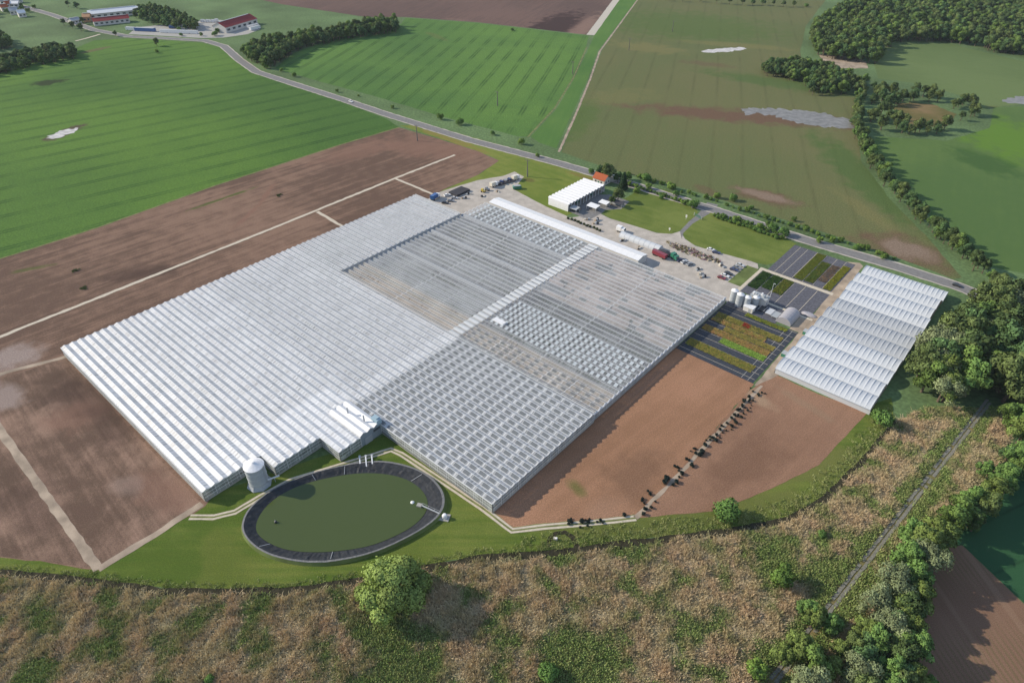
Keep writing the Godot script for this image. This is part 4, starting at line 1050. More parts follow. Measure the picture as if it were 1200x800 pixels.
	g2 = G.new(); g2.box(Vector3(9.75, 0, 1.5), Vector3(0.2, 3.2, 3.4))
	part("door", g2, M.grey_metal, h)
	g2 = G.new(); g2.box(Vector3(9.72, 3.4, -2.6), Vector3(0.15, 1.0, 3.0))
	part("window", g2, M.dark_glass, h)
	for k in 2:
		g2 = G.new(); g2.ring(Vector3(4.5 - k * 8.0, 5.7, -1.2 + k * 1.4), [[0.28, 0.0], [0.24, 2.4], [0.32, 2.42], [0.3, 2.7], [0.0, 2.75]], 10)
		part("flue", g2, M.grey_metal, h)
	g2 = G.new(); g2.box(Vector3(8.0, 5.3, -4.2), Vector3(3.6, 2.1, 2.2)); g2.box(Vector3(8.4, 7.4, -4.2), Vector3(1.2, 0.5, 1.2))
	part("air_unit", g2, M.unit_blue, h)

	# heat buffer tank
	var s := thing("heat_tank", "tall grey cylindrical storage tank with white conical top", "tank", Vector3(11.2, 0, 91.5))
	# the skirt is an eight sided slab
	g2 = G.new(); g2.ring(Vector3.ZERO, [[4.3, 0.0], [4.3, 0.35], [4.0, 0.6], [3.45, 1.6]], 8)
	part("base_skirt", g2, M.grey_metal, s)
	g2 = G.new(); g2.ring(Vector3.ZERO, [[3.3, 0.3], [3.3, 9.4]], 40)
	part("shell", g2, M.galvanised, s)
	for y in [2.4, 4.8, 7.2]:
		g2 = G.new(); g2.ring(Vector3(0, y, 0), [[3.3, 0.0], [3.36, 0.05], [3.36, 0.15], [3.3, 0.2]], 40)
		part("hoop", g2, M.frame_dull, s)
	g2 = G.new(); g2.ring(Vector3(0, 9.4, 0), [[3.2, -0.15], [3.5, -0.1], [3.5, 0.05], [0.5, 1.25], [0.45, 1.5], [0.0, 1.55]], 40)
	part("roof", g2, M.white_metal, s)
	g2 = G.new()
	for e in [-0.25, 0.25]: g2.bar(Vector3(3.45, 0.4, e), Vector3(3.45, 10.2, e), 0.06, 0.06)
	for k in 24: g2.bar(Vector3(3.45, 0.7 + k * 0.4, -0.25), Vector3(3.45, 0.7 + k * 0.4, 0.25), 0.05, 0.05)
	part("ladder", g2, M.frame_dull, s)
	s.rotation.y = 0.5
	var pipe := thing("tank_pipe", "pale pipe bridge from the grey tank to the glasshouse wall", "pipe", Vector3(14.6, 0, 88.6))
	g2 = G.new()
	g2.bar(Vector3(-0.8, 2.2, 1.0), Vector3(0.6, 2.2, -2.9), 0.4, 0.4)
	part("pipe", g2, M.frame, pipe)
	g2 = G.new()
	g2.bar(Vector3(0.1, 0, -1.2), Vector3(0.1, 2.1, -1.2), 0.15, 0.15)
	part("post", g2, M.frame_dull, pipe)

# ================================================================ the lower old glasshouse
func zone(x: float, z: float) -> int:   # 0 dark beds, 1 bare earth, 2 pinkish gravel, 3 green-grey
	if x < 0.0:
		if z > -25.0: return 1
		if z > -44.0 and x < -20.0: return 3
		return 0 if z < -60.0 else 3
	if z > -14.5: return 0
	if z > -26.5: return 1
	if z > -53.0: return 0
	if z > -66.0: return 0
	var n := nz.get_noise_2d(x * 4.0, z * 40.0)
	return 2 if n > -0.2 else 0
func tone_old(x: float, z: float, side: int) -> Color:
	var n := nz.get_noise_2d(x * 5.0, z * 5.0 + 300.0) * 0.12 + rng.randf_range(-0.03, 0.03)
	var k := zone(x, z)
	var w := [0.33, 0.44, 0.44, 0.37][k] as float + n * 0.6
	if x > 0.0 and z < -28.0 and z > -66.0: w -= 0.07
	var col := Color(w * 0.95, w, w * 1.05)
	if k == 1: col = Color(w * 1.08, w * 1.0, w * 0.9)
	if k == 2: col = Color(w * 1.06, w * 0.99, w * 0.97)
	col.a = clampf([0.5, 0.5, 0.55, 0.52][k] as float + n, 0.4, 0.8)
	if side == 1: col.a *= 0.95
	return col
func make_old_glasshouse() -> void:
	var eave := 3.5
	var rise := 0.75
	var t := thing("glasshouse", "older lower grey glasshouse crossed by a white panelled corridor", "greenhouse")
	var f := G.new()
	f.box(Vector3(1.75, 0, -64.8), Vector3(157.0, 0.1, 108.6))
	part("floor", f, M.cloth_grey, t)
	for r in [[-38.0, -17.5, 76.0, 14.0, "earth_floor"], [43.0, -20.5, 73.0, 11.8, "earth_floor"], [43.0, -92.0, 73.0, 51.0, "pink_floor"]]:
		f = G.new()
		f.box(Vector3(r[0], 0.1, r[1]), Vector3(r[2], 0.05, r[3]))
		part("floor_bed", f, M[r[4]], t)
	for i in 34:
		var z := -12.0 - i * PITCH
		for e in [[-38.5, 74.0], [43.5, 72.0]]:
			if zone(e[0], z - 1.6) in [1]: continue
			var g := G.new()
			g.box(Vector3(e[0], 0.15, z), Vector3(e[1], 0.75, 1.5))
			part("bench", g, M.bench_grey if i % 2 else M.bench_green, t)
	var barL := span_bars(-77.0, 0.5, rise, 1.5, 0.06, 19.4, 0.2, M.frame_dull)
	var capL := span_ridge(-77.0, 0.5, rise, 0.12)
	var capR := span_ridge(6.5, 80.5, rise, 0.12)
	var lineL := span_bars(-77.0, 0.5, rise, 38.0, 0.3, 0.0, 0.0, M.frame)
	var lineR := span_bars(6.5, 80.5, rise, 36.0, 0.3, 0.0, 0.0, M.frame)
	var barR := span_bars(6.5, 80.5, rise, 1.5, 0.06, 18.5, 0.2, M.frame_dull)
	var cells := span_bars(6.5, 80.5, rise, 4.1, 0.2, 0.0, 0.0, M.frame)
	var white := G.new()
	for s in [0, 1]:
		var ya := 0.55 if s == 0 else rise + 0.15
		var yb := rise + 0.15 if s == 0 else 0.55
		white.quad(Vector3(0.6, ya, -1.6 * s - 0.2 * (1 - s)), Vector3(0.6, yb, -1.6 * s - 1.6 + 0.2 * s), Vector3(6.4, yb, -1.6 * s - 1.6 + 0.2 * s), Vector3(6.4, ya, -1.6 * s - 0.2 * (1 - s)))
	var white_mesh := white.mesh(M.lime_bright)
	var bar_vent := vent_mesh(1.5, 1.74, rise, 0.08)
	var bar_frame := vent_frame(1.5, 1.74, rise, 0.08)
	var small_vent := vent_mesh(2.3, 1.3, rise, 0.04)
	var small_frame := vent_frame(2.3, 1.3, rise, 0.04)
	for i in 34:
		var z := -10.4 - i * PITCH
		var o := inst("roof_span", span_glass(-77.0, 0.5, rise, tone_old, z - 1.6, M.glass), t, Vector3(0, eave, z))
		inst("glazing_bars", barL, o).set_meta("kind", "stuff")
		inst("ridge_cap", capL, o)
		inst("cross_rail", lineL, o).set_meta("kind", "stuff")
		o = inst("roof_span", span_glass(6.5, 80.5, rise, tone_old, z - 1.6, M.glass), t, Vector3(0, eave, z))
		inst("glazing_bars", barR, o).set_meta("kind", "stuff")
		inst("ridge_cap", capR, o)
		inst("cross_rail", lineR, o).set_meta("kind", "stuff")
		if z > -22.0: inst("lime_strip", cells, o).set_meta("kind", "stuff")
		o = inst("corridor_panel", white_mesh, t, Vector3(0, eave, z))
		# roof vents
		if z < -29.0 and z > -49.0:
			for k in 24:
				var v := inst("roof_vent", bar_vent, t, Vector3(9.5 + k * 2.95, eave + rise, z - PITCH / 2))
				v.material_override = M.vent_sky_white
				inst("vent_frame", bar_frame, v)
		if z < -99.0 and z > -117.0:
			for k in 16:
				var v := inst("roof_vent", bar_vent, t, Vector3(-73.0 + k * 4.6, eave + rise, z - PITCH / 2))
				v.material_override = M.vent_sky_white
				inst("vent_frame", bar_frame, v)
		if z > -23.0:
			for k in 15:
				var v := inst("roof_vent", small_vent, t, Vector3(10.0 + k * 4.8, eave + rise, z - PITCH / 2))
				v.material_override = M.vent_glass
				inst("vent_frame", small_frame, v)
		var g := G.new()
		g.tri(Vector3(80.52, eave, z), Vector3(80.52, eave + rise, z - PITCH / 2), Vector3(80.52, eave, z - PITCH), Color(0.5, 0.53, 0.54, 0.75))
		part("gable", g, M.glass, t, true)
	# pale walkway panels over the spans
	for w in [[-77.0, 0.5, -44.0], [-77.0, 0.5, -70.0], [-77.0, 0.5, -97.0]]:
		var g := G.new()
		for sgn in [0, 1]:
			var n := 26
			for k in n:
				var xa := lerpf(w[0], w[1], float(k) / n)
				var xb := lerpf(w[0], w[1], (k + 0.96) / n)
				var zz: float = -10.4 - PITCH * round((-10.4 - w[2]) / PITCH) - sgn * 1.6
				var ya := 0.1 + (rise if sgn else 0.0)
				var yb := 0.1 + (0.0 if sgn else rise)
				g.quad(Vector3(xa, eave + ya, zz), Vector3(xa, eave + yb, zz - 1.6), Vector3(xb, eave + yb, zz - 1.6), Vector3(xb, eave + ya, zz))
		part("pale_roof_strip", g, M.lime_thin, t)
	var hat := G.new()
	hat.box(Vector3(12.5, eave + 0.35, -32.0), Vector3(6.5, 0.7, 2.6))
	part("roof_box", hat, M.white_metal, t)
	for w in [[80.5, -10.4, 80.5, -119.2], [80.5, -119.2, -77, -119.2]]:
		glass_wall(t, Vector2(w[0], w[1]), Vector2(w[2], w[3]), eave, 4.5, M.glass)
	var cap := G.new()
	cap.bar(Vector3(80.7, eave + 0.1, -10.4), Vector3(80.7, eave + 0.1, -119.2), 0.35, 0.3)
	part("side_gutter", cap, M.frame, t)
	# long white service building behind
	var b := thing("service_building", "long narrow white roofed building behind the old glasshouse", "building", Vector3(-23.0, 0, -124.8))
	var g := G.new()
	g.box(Vector3(0, 0, 0), Vector3(106.0, 3.9, 8.4))
	part("wall", g, M.render_white, b)
	for k in 27:
		g = G.new()
		var x := -53.2 + k * 3.94
		g.quad(Vector3(x, 3.95, 4.5), Vector3(x, 4.7, 0), Vector3(x + 3.9, 4.7, 0), Vector3(x + 3.9, 3.95, 4.5))
		g.quad(Vector3(x, 4.7, 0), Vector3(x, 3.95, -4.5), Vector3(x + 3.9, 3.95, -4.5), Vector3(x + 3.9, 4.7, 0))
		part("roof_panel", g, M.white_metal, b)
	for k in 9:
		g = G.new(); g.box(Vector3(-46.0 + k * 11.5, 1.2, -4.25), Vector3(3.0, 1.3, 0.12))
		part("window", g, M.dark_glass, b)
	g = G.new(); g.box(Vector3(0, 4.7, 0), Vector3(106.0, 0.14, 0.3))
	part("ridge_cap", g, M.frame, b)

# ================================================================ plastic tunnels
func make_tunnels() -> void:
	var t := thing("multispan_tunnel", "white plastic film tunnel house of eleven joined arched rows", "greenhouse", Vector3(121.0, 0, -85.0))
	var f := G.new()
	f.box(Vector3(19.3, 0, -56.2), Vector3(38.0, 0.08, 112.0))
	part("floor", f, M.earth_floor, t)
	var w := 10.22
	var ribs := 19
	var step := 38.5 / ribs
	var seg := 12
	var film := G.new()
	var arc := func(u: float, sag: float) -> Vector2:   # across the row: (z, y)
		return Vector2(-w * u, 2.3 + (1.7 - sag) * pow(sin(PI * u), 0.7))
	for k in ribs:
		for s in 3:
			for i in seg:
				var u0 := float(i) / seg
				var u1 := float(i + 1) / seg
				var sa := [0.0, 0.15, 0.15, 0.0][s] as float
				var sb := [0.0, 0.15, 0.15, 0.0][s + 1] as float
				var xa: float = (k + [0.0, 0.28, 0.72, 1.0][s]) * step
				var xb: float = (k + [0.0, 0.28, 0.72, 1.0][s + 1]) * step
				var p0: Vector2 = arc.call(u0, sa); var p1: Vector2 = arc.call(u1, sa)
				var q0: Vector2 = arc.call(u0, sb); var q1: Vector2 = arc.call(u1, sb)
				film.quad(Vector3(xa, p0.y, p0.x), Vector3(xa, p1.y, p1.x), Vector3(xb, q1.y, q1.x), Vector3(xb, q0.y, q0.x))
	var film_mesh := film.mesh(M.film)
	var rib := G.new()
	for k in ribs + 1:
		for i in seg:
			var a: Vector2 = arc.call(float(i) / seg, -0.05)
			var b: Vector2 = arc.call(float(i + 1) / seg, -0.05)
			rib.bar(Vector3(k * step, a.y, a.x), Vector3(k * step, b.y, b.x), 0.08, 0.06)
	var rib_mesh := rib.mesh(M.frame)
	var gut := G.new()
	gut.bar(Vector3(0, 2.25, 0), Vector3(38.5, 2.25, 0), 0.45, 0.25)
	var gut_mesh := gut.mesh(M.grey_metal)
	var end := G.new()
	for i in seg:
		var a: Vector2 = arc.call(float(i) / seg, 0.0)
		var b: Vector2 = arc.call(float(i + 1) / seg, 0.0)
		end.quad(Vector3(0, 0, a.x), Vector3(0, a.y, a.x), Vector3(0, b.y, b.x), Vector3(0, 0, b.x))
	var end_mesh := end.mesh(M.film)
	for r in 11:
		var dx := rng.randf_range(-0.5, 0.5)
		var o := inst("roof_film", film_mesh, t, Vector3(dx, 0, -r * w))
		if r in [4, 5, 6]: o.material_override = M.film_old
		inst("ribs", rib_mesh, o)
		inst("end_wall", end_mesh, o, Vector3(0.02, 0, 0))
		inst("end_wall", end_mesh, o, Vector3(38.48, 0, 0))
		inst("gutter", gut_mesh, o)
	var g := G.new()
	g.quad(Vector3(0, 0, 0.05), Vector3(38.5, 0, 0.05), Vector3(38.5, 2.3, 0.05), Vector3(0, 2.3, 0.05))
	part("side_wall", g, M.film, t)
	g = G.new()
	g.quad(Vector3(0, 0, -112.45), Vector3(38.5, 0, -112.45), Vector3(38.5, 2.3, -112.45), Vector3(0, 2.3, -112.45))
	part("side_wall", g, M.film, t)
	# small grey arched store
	var a := thing("arched_store", "small grey arched film store at the end of the beds", "tunnel", Vector3(108.8, 0, -127.0))
	g = G.new()
	for i in 12:
		var u := PI * i / 12.0
		var v := PI * (i + 1) / 12.0
		g.quad(Vector3(-cos(u) * 3.6, sin(u) * 3.4, 5.5), Vector3(-cos(v) * 3.6, sin(v) * 3.4, 5.5), Vector3(-cos(v) * 3.6, sin(v) * 3.4, -5.5), Vector3(-cos(u) * 3.6, sin(u) * 3.4, -5.5))
	part("cover", g, M.film_grey, a)
	for z in [5.5, -5.5]:
		g = G.new()
		for i in 12:
			var u := PI * i / 12.0
			var v := PI * (i + 1) / 12.0
			g.tri(Vector3(0, 0, z), Vector3(-cos(u) * 3.58, sin(u) * 3.38, z), Vector3(-cos(v) * 3.58, sin(v) * 3.38, z))
		part("end_wall", g, M.film_grey, a)
	for k in 5:
		g = G.new()
		for i in 12:
			var u := PI * i / 12.0
			var v := PI * (i + 1) / 12.0
			g.bar(Vector3(-cos(u) * 3.64, sin(u) * 3.44, -5.4 + k * 2.7), Vector3(-cos(v) * 3.64, sin(v) * 3.44, -5.4 + k * 2.7), 0.1, 0.08)
		part("hoop", g, M.frame_dull, a)

# ================================================================ nursery beds
func rect(x0: float, z0: float, x1: float, z1: float) -> PackedVector2Array:
	return PackedVector2Array([Vector2(x0, z0), Vector2(x1, z0), Vector2(x1, z1), Vector2(x0, z1)])
func bed_plants(label: String, x0: float, z0: float, x1: float, z1: float, h: float, tones: Array, gap := 0.45) -> void:
	var where := []
	var cols := PackedColorArray()
	var z := minf(z0, z1) + 0.3
	while z < maxf(z0, z1) - 0.2:
		var x := minf(x0, x1) + 0.3
		while x < maxf(x0, x1) - 0.2:
			var n := nz.get_noise_2d(x * 30.0, z * 30.0)
			if n > -0.62:
				where.append(put(x + rng.randf_range(-0.1, 0.1), 0.1, z + rng.randf_range(-0.1, 0.1), gap * rng.randf_range(1.2, 1.6), h * rng.randf_range(0.7, 1.2)))
				var k: Color = tones[clampi(int((n * 0.9 + 0.5) * tones.size() + rng.randf_range(-0.4, 0.4)), 0, tones.size() - 1)]
				cols.append(k * 1.45 * rng.randf_range(0.8, 1.2))
			x += gap
		z += gap
	var o := mass("potted_plants", M_tuft, where, cols)
	tag(o, label, "plants", "blocks of potted plants on the nursery beds")
var M_tuft: ArrayMesh
func make_beds() -> void:
	M_tuft = tuft(4, 14, 1.0, 0.3, 0.12, 0.3)
	# front beds
	sheet("bed_cloth", "black woven ground cloth under the colourful nursery beds", rect(80.9, -72.6, 117.0, -119.5), 0.07, M.cloth)
	sheet("bed_cloth", "grey ground cloth beside the tanks and boxes", rect(80.9, -119.5, 106.0, -133.5), 0.07, M.cloth_grey)
	var olive := [Color(0.22, 0.21, 0.06), Color(0.26, 0.23, 0.06), Color(0.18, 0.20, 0.05)]
	var rust := [Color(0.32, 0.23, 0.09), Color(0.29, 0.24, 0.08), Color(0.34, 0.215, 0.095)]
	var lime := [Color(0.20, 0.32, 0.06), Color(0.24, 0.35, 0.08)]
	var gold := [Color(0.30, 0.25, 0.08), Color(0.27, 0.24, 0.07), Color(0.23, 0.22, 0.07)]
	bed_plants("olive green potted plants in the row beside the brown soil", 82, -78.2, 113.5, -83.8, 0.35, olive)
	bed_plants("bright lime green potted plants in one narrow row", 93, -88.8, 113.8, -93.0, 0.4, lime)
	bed_plants("rust and gold potted plants next to the lime row", 82, -93.2, 113.8, -97.8, 0.4, rust)
	bed_plants("golden potted plants in the middle of the beds", 90, -98.0, 114.0, -102.0, 0.4, gold)
	bed_plants("mixed gold and rust potted plants near the black cloth", 82, -102.2, 108.5, -106.2, 0.4, rust + gold)
	bed_plants("golden green potted plants with a red patch", 82, -106.4, 114.0, -110.8, 0.4, gold + olive)
	bed_plants("small square of dark red potted plants", 95.2, -107.0, 98.6, -110.3, 0.62, [Color(0.30, 0.05, 0.04), Color(0.24, 0.07, 0.04)])
	bed_plants("yellow green potted plants along the boxes", 92.5, -116.0, 112.5, -118.8, 0.35, [Color(0.22, 0.24, 0.04), Color(0.17, 0.20, 0.04)])
	for k in 11:
		var z := -75.2 - k * 4.33
		var o := sheet("bed_edge", "thin pale kerb line between nursery bed rows", rect(81.2, z, 116.6, z - 0.16), 0.10, M.sand_path)
		o.set_meta("group", "pale kerb lines between the beds")
	for x in [111.6, 114.4]: sheet("bed_edge", "thin pale line across the end of the bed rows", rect(x, -73.0, x + 0.2, -119.0), 0.104, M.concrete)
	# back beds
	sheet("bed_cloth", "grey ground cloth of the back beds near the road", rect(82.5, -163.5, 115.5, -198.5), 0.07, M.cloth_grey)
	sheet("bed_cloth", "dark ground cloth of the back beds near the tanks", rect(81.2, -134.4, 116.0, -160.6), 0.07, M.cloth_grey)
	sheet("path", "pale cross path between the two back beds", rect(79.0, -160.7, 117.0, -163.3), 0.09, M.sand_path)
	sheet("path", "pale path between the small grass plot and the dark beds", rect(79.3, -133.0, 81.0, -163.0), 0.094, M.sand_path)
	sheet("path", "pale path between tanks and dark beds", rect(90.0, -132.6, 118.0, -134.2), 0.098, M.sand_path)
	bed_plants("dark green potted conifers in the bed beside the pale path", 81.6, -141.5, 86.8, -160.0, 0.6, [Color(0.035, 0.075, 0.025), Color(0.05, 0.09, 0.03)])
	bed_plants("dark green potted conifers in the second bed row", 87.3, -145.0, 92.4, -160.0, 0.6, [Color(0.04, 0.08, 0.025), Color(0.055, 0.10, 0.03)])
	bed_plants("olive potted shrubs in the third bed row", 93.0, -144.0, 98.2, -160.0, 0.5, [Color(0.13, 0.14, 0.03), Color(0.10, 0.13, 0.03)])
	bed_plants("olive potted shrubs in a long bed towards the road", 95.8, -164.5, 100.5, -197.5, 0.5, [Color(0.11, 0.14, 0.03), Color(0.13, 0.15, 0.03)])
	bed_plants("darker olive potted shrubs beside the long bed", 101.0, -165.0, 105.6, -190.0, 0.5, [Color(0.08, 0.12, 0.03), Color(0.10, 0.12, 0.03)])
	bed_plants("thin brownish potted plants on grey cloth", 106.4, -170.0, 110.6, -190.0, 0.3, [Color(0.10, 0.08, 0.06), Color(0.13, 0.09, 0.06)], 0.8)
	bed_plants("yellow olive potted plants beside the sandy way", 111.0, -164.0, 115.0, -193.0, 0.45, [Color(0.18, 0.18, 0.03), Color(0.15, 0.17, 0.03)])
	for x in [87.0, 92.7, 98.5, 104.0, 110.0]:
		var o := sheet("bed_edge", "thin pale line between the back bed strips", rect(x, -135.0, x + 0.22, -160.0), 0.10, M.sand_path)
		o.set_meta("group", "pale kerb lines of the back beds")
	for x in [86.0, 90.0, 95.3, 100.6, 106.0, 110.8]:
		var o := sheet("bed_edge", "thin pale line between the road side bed strips", rect(x, -164.0, x + 0.2, -198.0), 0.10, M.sand_path)
		o.set_meta("group", "pale kerb lines of the back beds")
	sheet("soil_field", "bare earth square beside the arched store", rect(112.6, -119.8, 117.5, -133.0), 0.075, M.dirt_path)
	# tanks between the glasshouse and the beds
	for s in [[82.6, -123.5, 1.7, 6.4], [86.2, -122.2, 1.7, 6.4], [89.6, -123.2, 1.6, 5.8], [92.4, -126.6, 1.5, 5.2]]:
		var t := thing("water_tank", "upright galvanised tank in the row behind the glasshouse corner", "tank", Vector3(s[0], 0, s[1]), 0.0, "galvanised tanks between glasshouse and beds")
		var g := G.new(); g.ring(Vector3.ZERO, [[s[2], 0.0], [s[2], s[3]]], 24)
		part("shell", g, M.galvanised, t)
		g = G.new(); g.ring(Vector3(0, s[3], 0), [[s[2] + 0.08, -0.1], [s[2] + 0.08, 0.05], [0.3, 0.75], [0.0, 0.8]], 24)
		part("roof", g, M.white_metal, t)
		for y in [1.6, 3.2, 4.8]:
			g = G.new(); g.ring(Vector3(0, y, 0), [[s[2], 0.0], [s[2] + 0.06, 0.04], [s[2] + 0.06, 0.16], [s[2], 0.2]], 24)
			part("hoop", g, M.frame_dull, t)
	var bx := thing("plant_room", "pale boxy plant room with cluttered flat roof behind the tanks", "building", Vector3(92.6, 0, -130.6))
	var gg := G.new(); gg.box(Vector3(0, 0, 0), Vector3(8.0, 4.0, 4.4))
	part("wall", gg, M.render_white, bx)
	gg = G.new(); gg.box(Vector3(0, 4.0, 0), Vector3(8.4, 0.25, 4.8))
	part("roof", gg, M.grey_metal, bx)
	for k in 6:
		gg = G.new(); gg.box(Vector3(-3.2 + k * 1.25, 4.25, rng.randf_range(-1.2, 1.2)), Vector3(0.8, rng.randf_range(0.5, 1.3), 1.0))
		part("roof_unit", gg, [M.white_metal, M.galvanised, M.frame_dull][k % 3], bx)
	gg = G.new(); gg.box(Vector3(4.05, 0, 0.6), Vector3(0.12, 2.4, 1.6))
	part("door", gg, M.grey_metal, bx)
	var lp := thing("lamp_mast", "thin pale mast standing beside the plant room", "mast", Vector3(94.8, 0, -139.0))
	gg = G.new(); gg.ring(Vector3.ZERO, [[0.14, 0.0], [0.07, 8.0]], 8)
	part("pole", gg, M.frame, lp)
	gg = G.new(); gg.box(Vector3(0.4, 7.9, 0), Vector3(1.0, 0.18, 0.35))
	part("lamp_head", gg, M.frame_dull, lp)
	var wb := thing("white_shed", "small white flat shed in front of the plant room", "shed", Vector3(92.0, 0, -121.4))
	gg = G.new(); gg.box(Vector3.ZERO, Vector3(4.6, 2.4, 3.2))
	part("wall", gg, M.render_white, wb)
	gg = G.new(); gg.box(Vector3(0, 2.4, 0), Vector3(5.0, 0.2, 3.6))
	part("roof", gg, M.white_metal, wb)
	gg = G.new(); gg.box(Vector3(0.8, 0, 1.62), Vector3(1.1, 2.0, 0.08))
	part("door", gg, M.grey_metal, wb)
	# open steel frames and pallets on the cloth
	for s in [[96.6, -126.4, "dark flat bed trolley beside the white shed", 0], [100.4, -126.2, "pale topped pallet stack between two dark trolleys", 1], [103.6, -125.6, "empty steel bench frame on grey cloth near the arched store", 2]]:
		var t := thing("bench_trolley", s[2], "trolley", Vector3(s[0], 0, s[1]), 0.0)
		var g := G.new(); g.box(Vector3(0, 0.7, 0), Vector3(2.8, 0.25, 5.2))
		part("deck", g, [M.paint_black, M.paint_silver, M.grey_metal][s[3]], t)
		for x in [-1.2, 1.2]:
			for z in [-2.3, 2.3]:
				g = G.new(); g.bar(Vector3(x, 0, z), Vector3(x, 0.7, z), 0.12, 0.12)
				part("leg", g, M.frame_dull, t)
		g = G.new()
		g.bar(Vector3(-1.4, 1.0, -2.6), Vector3(-1.4, 1.0, 2.6), 0.1, 0.1); g.bar(Vector3(1.4, 1.0, -2.6), Vector3(1.4, 1.0, 2.6), 0.1, 0.1)
		part("rail", g, M.frame, t)
	var roll := thing("film_bundle", "long pale bundle of folded film lying behind the arched store", "bundle", Vector3(115.0, 0, -136.5))
	gg = G.new(); gg.ring(Vector3.ZERO, [[3.6, 0.0], [3.4, 0.7], [2.4, 1.3], [0.0, 1.5]], 12)
	var rb := part("film", gg, M.film_grey, roll)
	rb.scale = Vector3(1.0, 0.8, 0.45)
	gg = G.new(); gg.bar(Vector3(-1, 0.1, -1.8), Vector3(-1, 1.25, 0), 0.15, 0.08); gg.bar(Vector3(-1, 1.25, 0), Vector3(-1, 0.1, 1.8), 0.15, 0.08)
	part("strap", gg, M.paint_green, roll)
	for s in [[119.0, -99.0, "green and grey cabinet on the sandy way beside the tunnels"], [119.6, -121.0, "grey cabinet by the pink patch of the sandy way"]]:
		var t := thing("control_cabinet", s[2], "cabinet", Vector3(s[0], 0, s[1]))
		var g := G.new(); g.box(Vector3.ZERO, Vector3(1.9, 1.7, 2.6))
		part("case", g, M.paint_green, t)
		g = G.new(); g.box(Vector3(0, 1.7, 0), Vector3(2.1, 0.15, 2.8))
		part("lid", g, M.grey_metal, t)

# ================================================================ vehicles
func wheels(t: Node3D, len_: float, wid: float, r: float, axles: Array) -> void:
	for x in axles:
		for s in [-1, 1]:
			var g := G.new()
			for i in 10:
				var a := TAU * i / 10
				var b := TAU * (i + 1) / 10
				var p := Vector3(x, r, s * (wid / 2 - 0.1))
				g.quad(p + Vector3(cos(a) * r, sin(a) * r, -0.12), p + Vector3(cos(b) * r, sin(b) * r, -0.12), p + Vector3(cos(b) * r, sin(b) * r, 0.12), p + Vector3(cos(a) * r, sin(a) * r, 0.12))
				g.tri(p + Vector3(0, 0, 0.12 * s), p + Vector3(cos(a) * r, sin(a) * r, 0.12 * s), p + Vector3(cos(b) * r, sin(b) * r, 0.12 * s))
			part("wheel", g, M.tyre, t)
func car(label: String, at: Vector2, turn: float, paint: String, group := "cars parked in the yard") -> void:
	var t := thing("parked_car", label, "car", Vector3(at.x, 0.05, at.y), turn, group)
	var g := G.new()
	g.prism(Vector3.ZERO, PackedVector2Array([Vector2(-2.15, 0.35), Vector2(2.15, 0.35), Vector2(2.2, 0.75), Vector2(1.2, 0.95), Vector2(-1.9, 1.0), Vector2(-2.2, 0.8)]), 1.76)
	g.prism(Vector3.ZERO, PackedVector2Array([Vector2(-1.3, 1.38), Vector2(0.15, 1.38), Vector2(0.05, 1.46), Vector2(-1.2, 1.46)]), 1.3)
	part("body", g, M[paint], t)
	g = G.new()
	g.prism(Vector3.ZERO, PackedVector2Array([Vector2(-1.85, 0.99), Vector2(0.95, 0.96), Vector2(0.16, 1.39), Vector2(-1.32, 1.39)]), 1.5)
	part("windows", g, M.dark_glass, t)
	wheels(t, 4.3, 1.76, 0.32, [-1.35, 1.35])
	g = G.new(); g.box(Vector3(2.16, 0.6, 0.6), Vector3(0.1, 0.14, 0.3)); part("headlight", g, M.paint_silver, t)
	g = G.new(); g.box(Vector3(2.16, 0.6, -0.6), Vector3(0.1, 0.14, 0.3)); part("headlight", g, M.paint_silver, t)
func truck(label: String, at: Vector2, turn: float, cab: String, load_: String, len_: float, group := "") -> void:
	var t := thing("parked_truck", label, "truck", Vector3(at.x, 0.05, at.y), turn, group)
	var g := G.new()
	g.prism(Vector3.ZERO, PackedVector2Array([Vector2(len_ / 2 - 2.0, 0.6), Vector2(len_ / 2, 0.6), Vector2(len_ / 2, 1.7), Vector2(len_ / 2 - 0.35, 2.75), Vector2(len_ / 2 - 2.0, 2.85)]), 2.3)
	part("cab", g, M[cab], t)
	g = G.new(); g.prism(Vector3.ZERO, PackedVector2Array([Vector2(len_ / 2 + 0.03, 1.7), Vector2(len_ / 2 - 0.3, 2.65), Vector2(len_ / 2 - 0.5, 2.6), Vector2(len_ / 2 - 0.2, 1.7)]), 2.1)
	part("windscreen", g, M.dark_glass, t)
	g = G.new(); g.box(Vector3(-1.1, 1.0, 0), Vector3(len_ - 2.4, 2.4, 2.45))
	part("cargo_box", g, M[load_], t)
	g = G.new(); g.box(Vector3(-0.3, 0.6, 0), Vector3(len_ - 1.0, 0.35, 1.6))
	part("chassis", g, M.paint_black, t)
	wheels(t, len_, 2.4, 0.48, [-len_ / 2 + 1.3, len_ / 2 - 1.2])

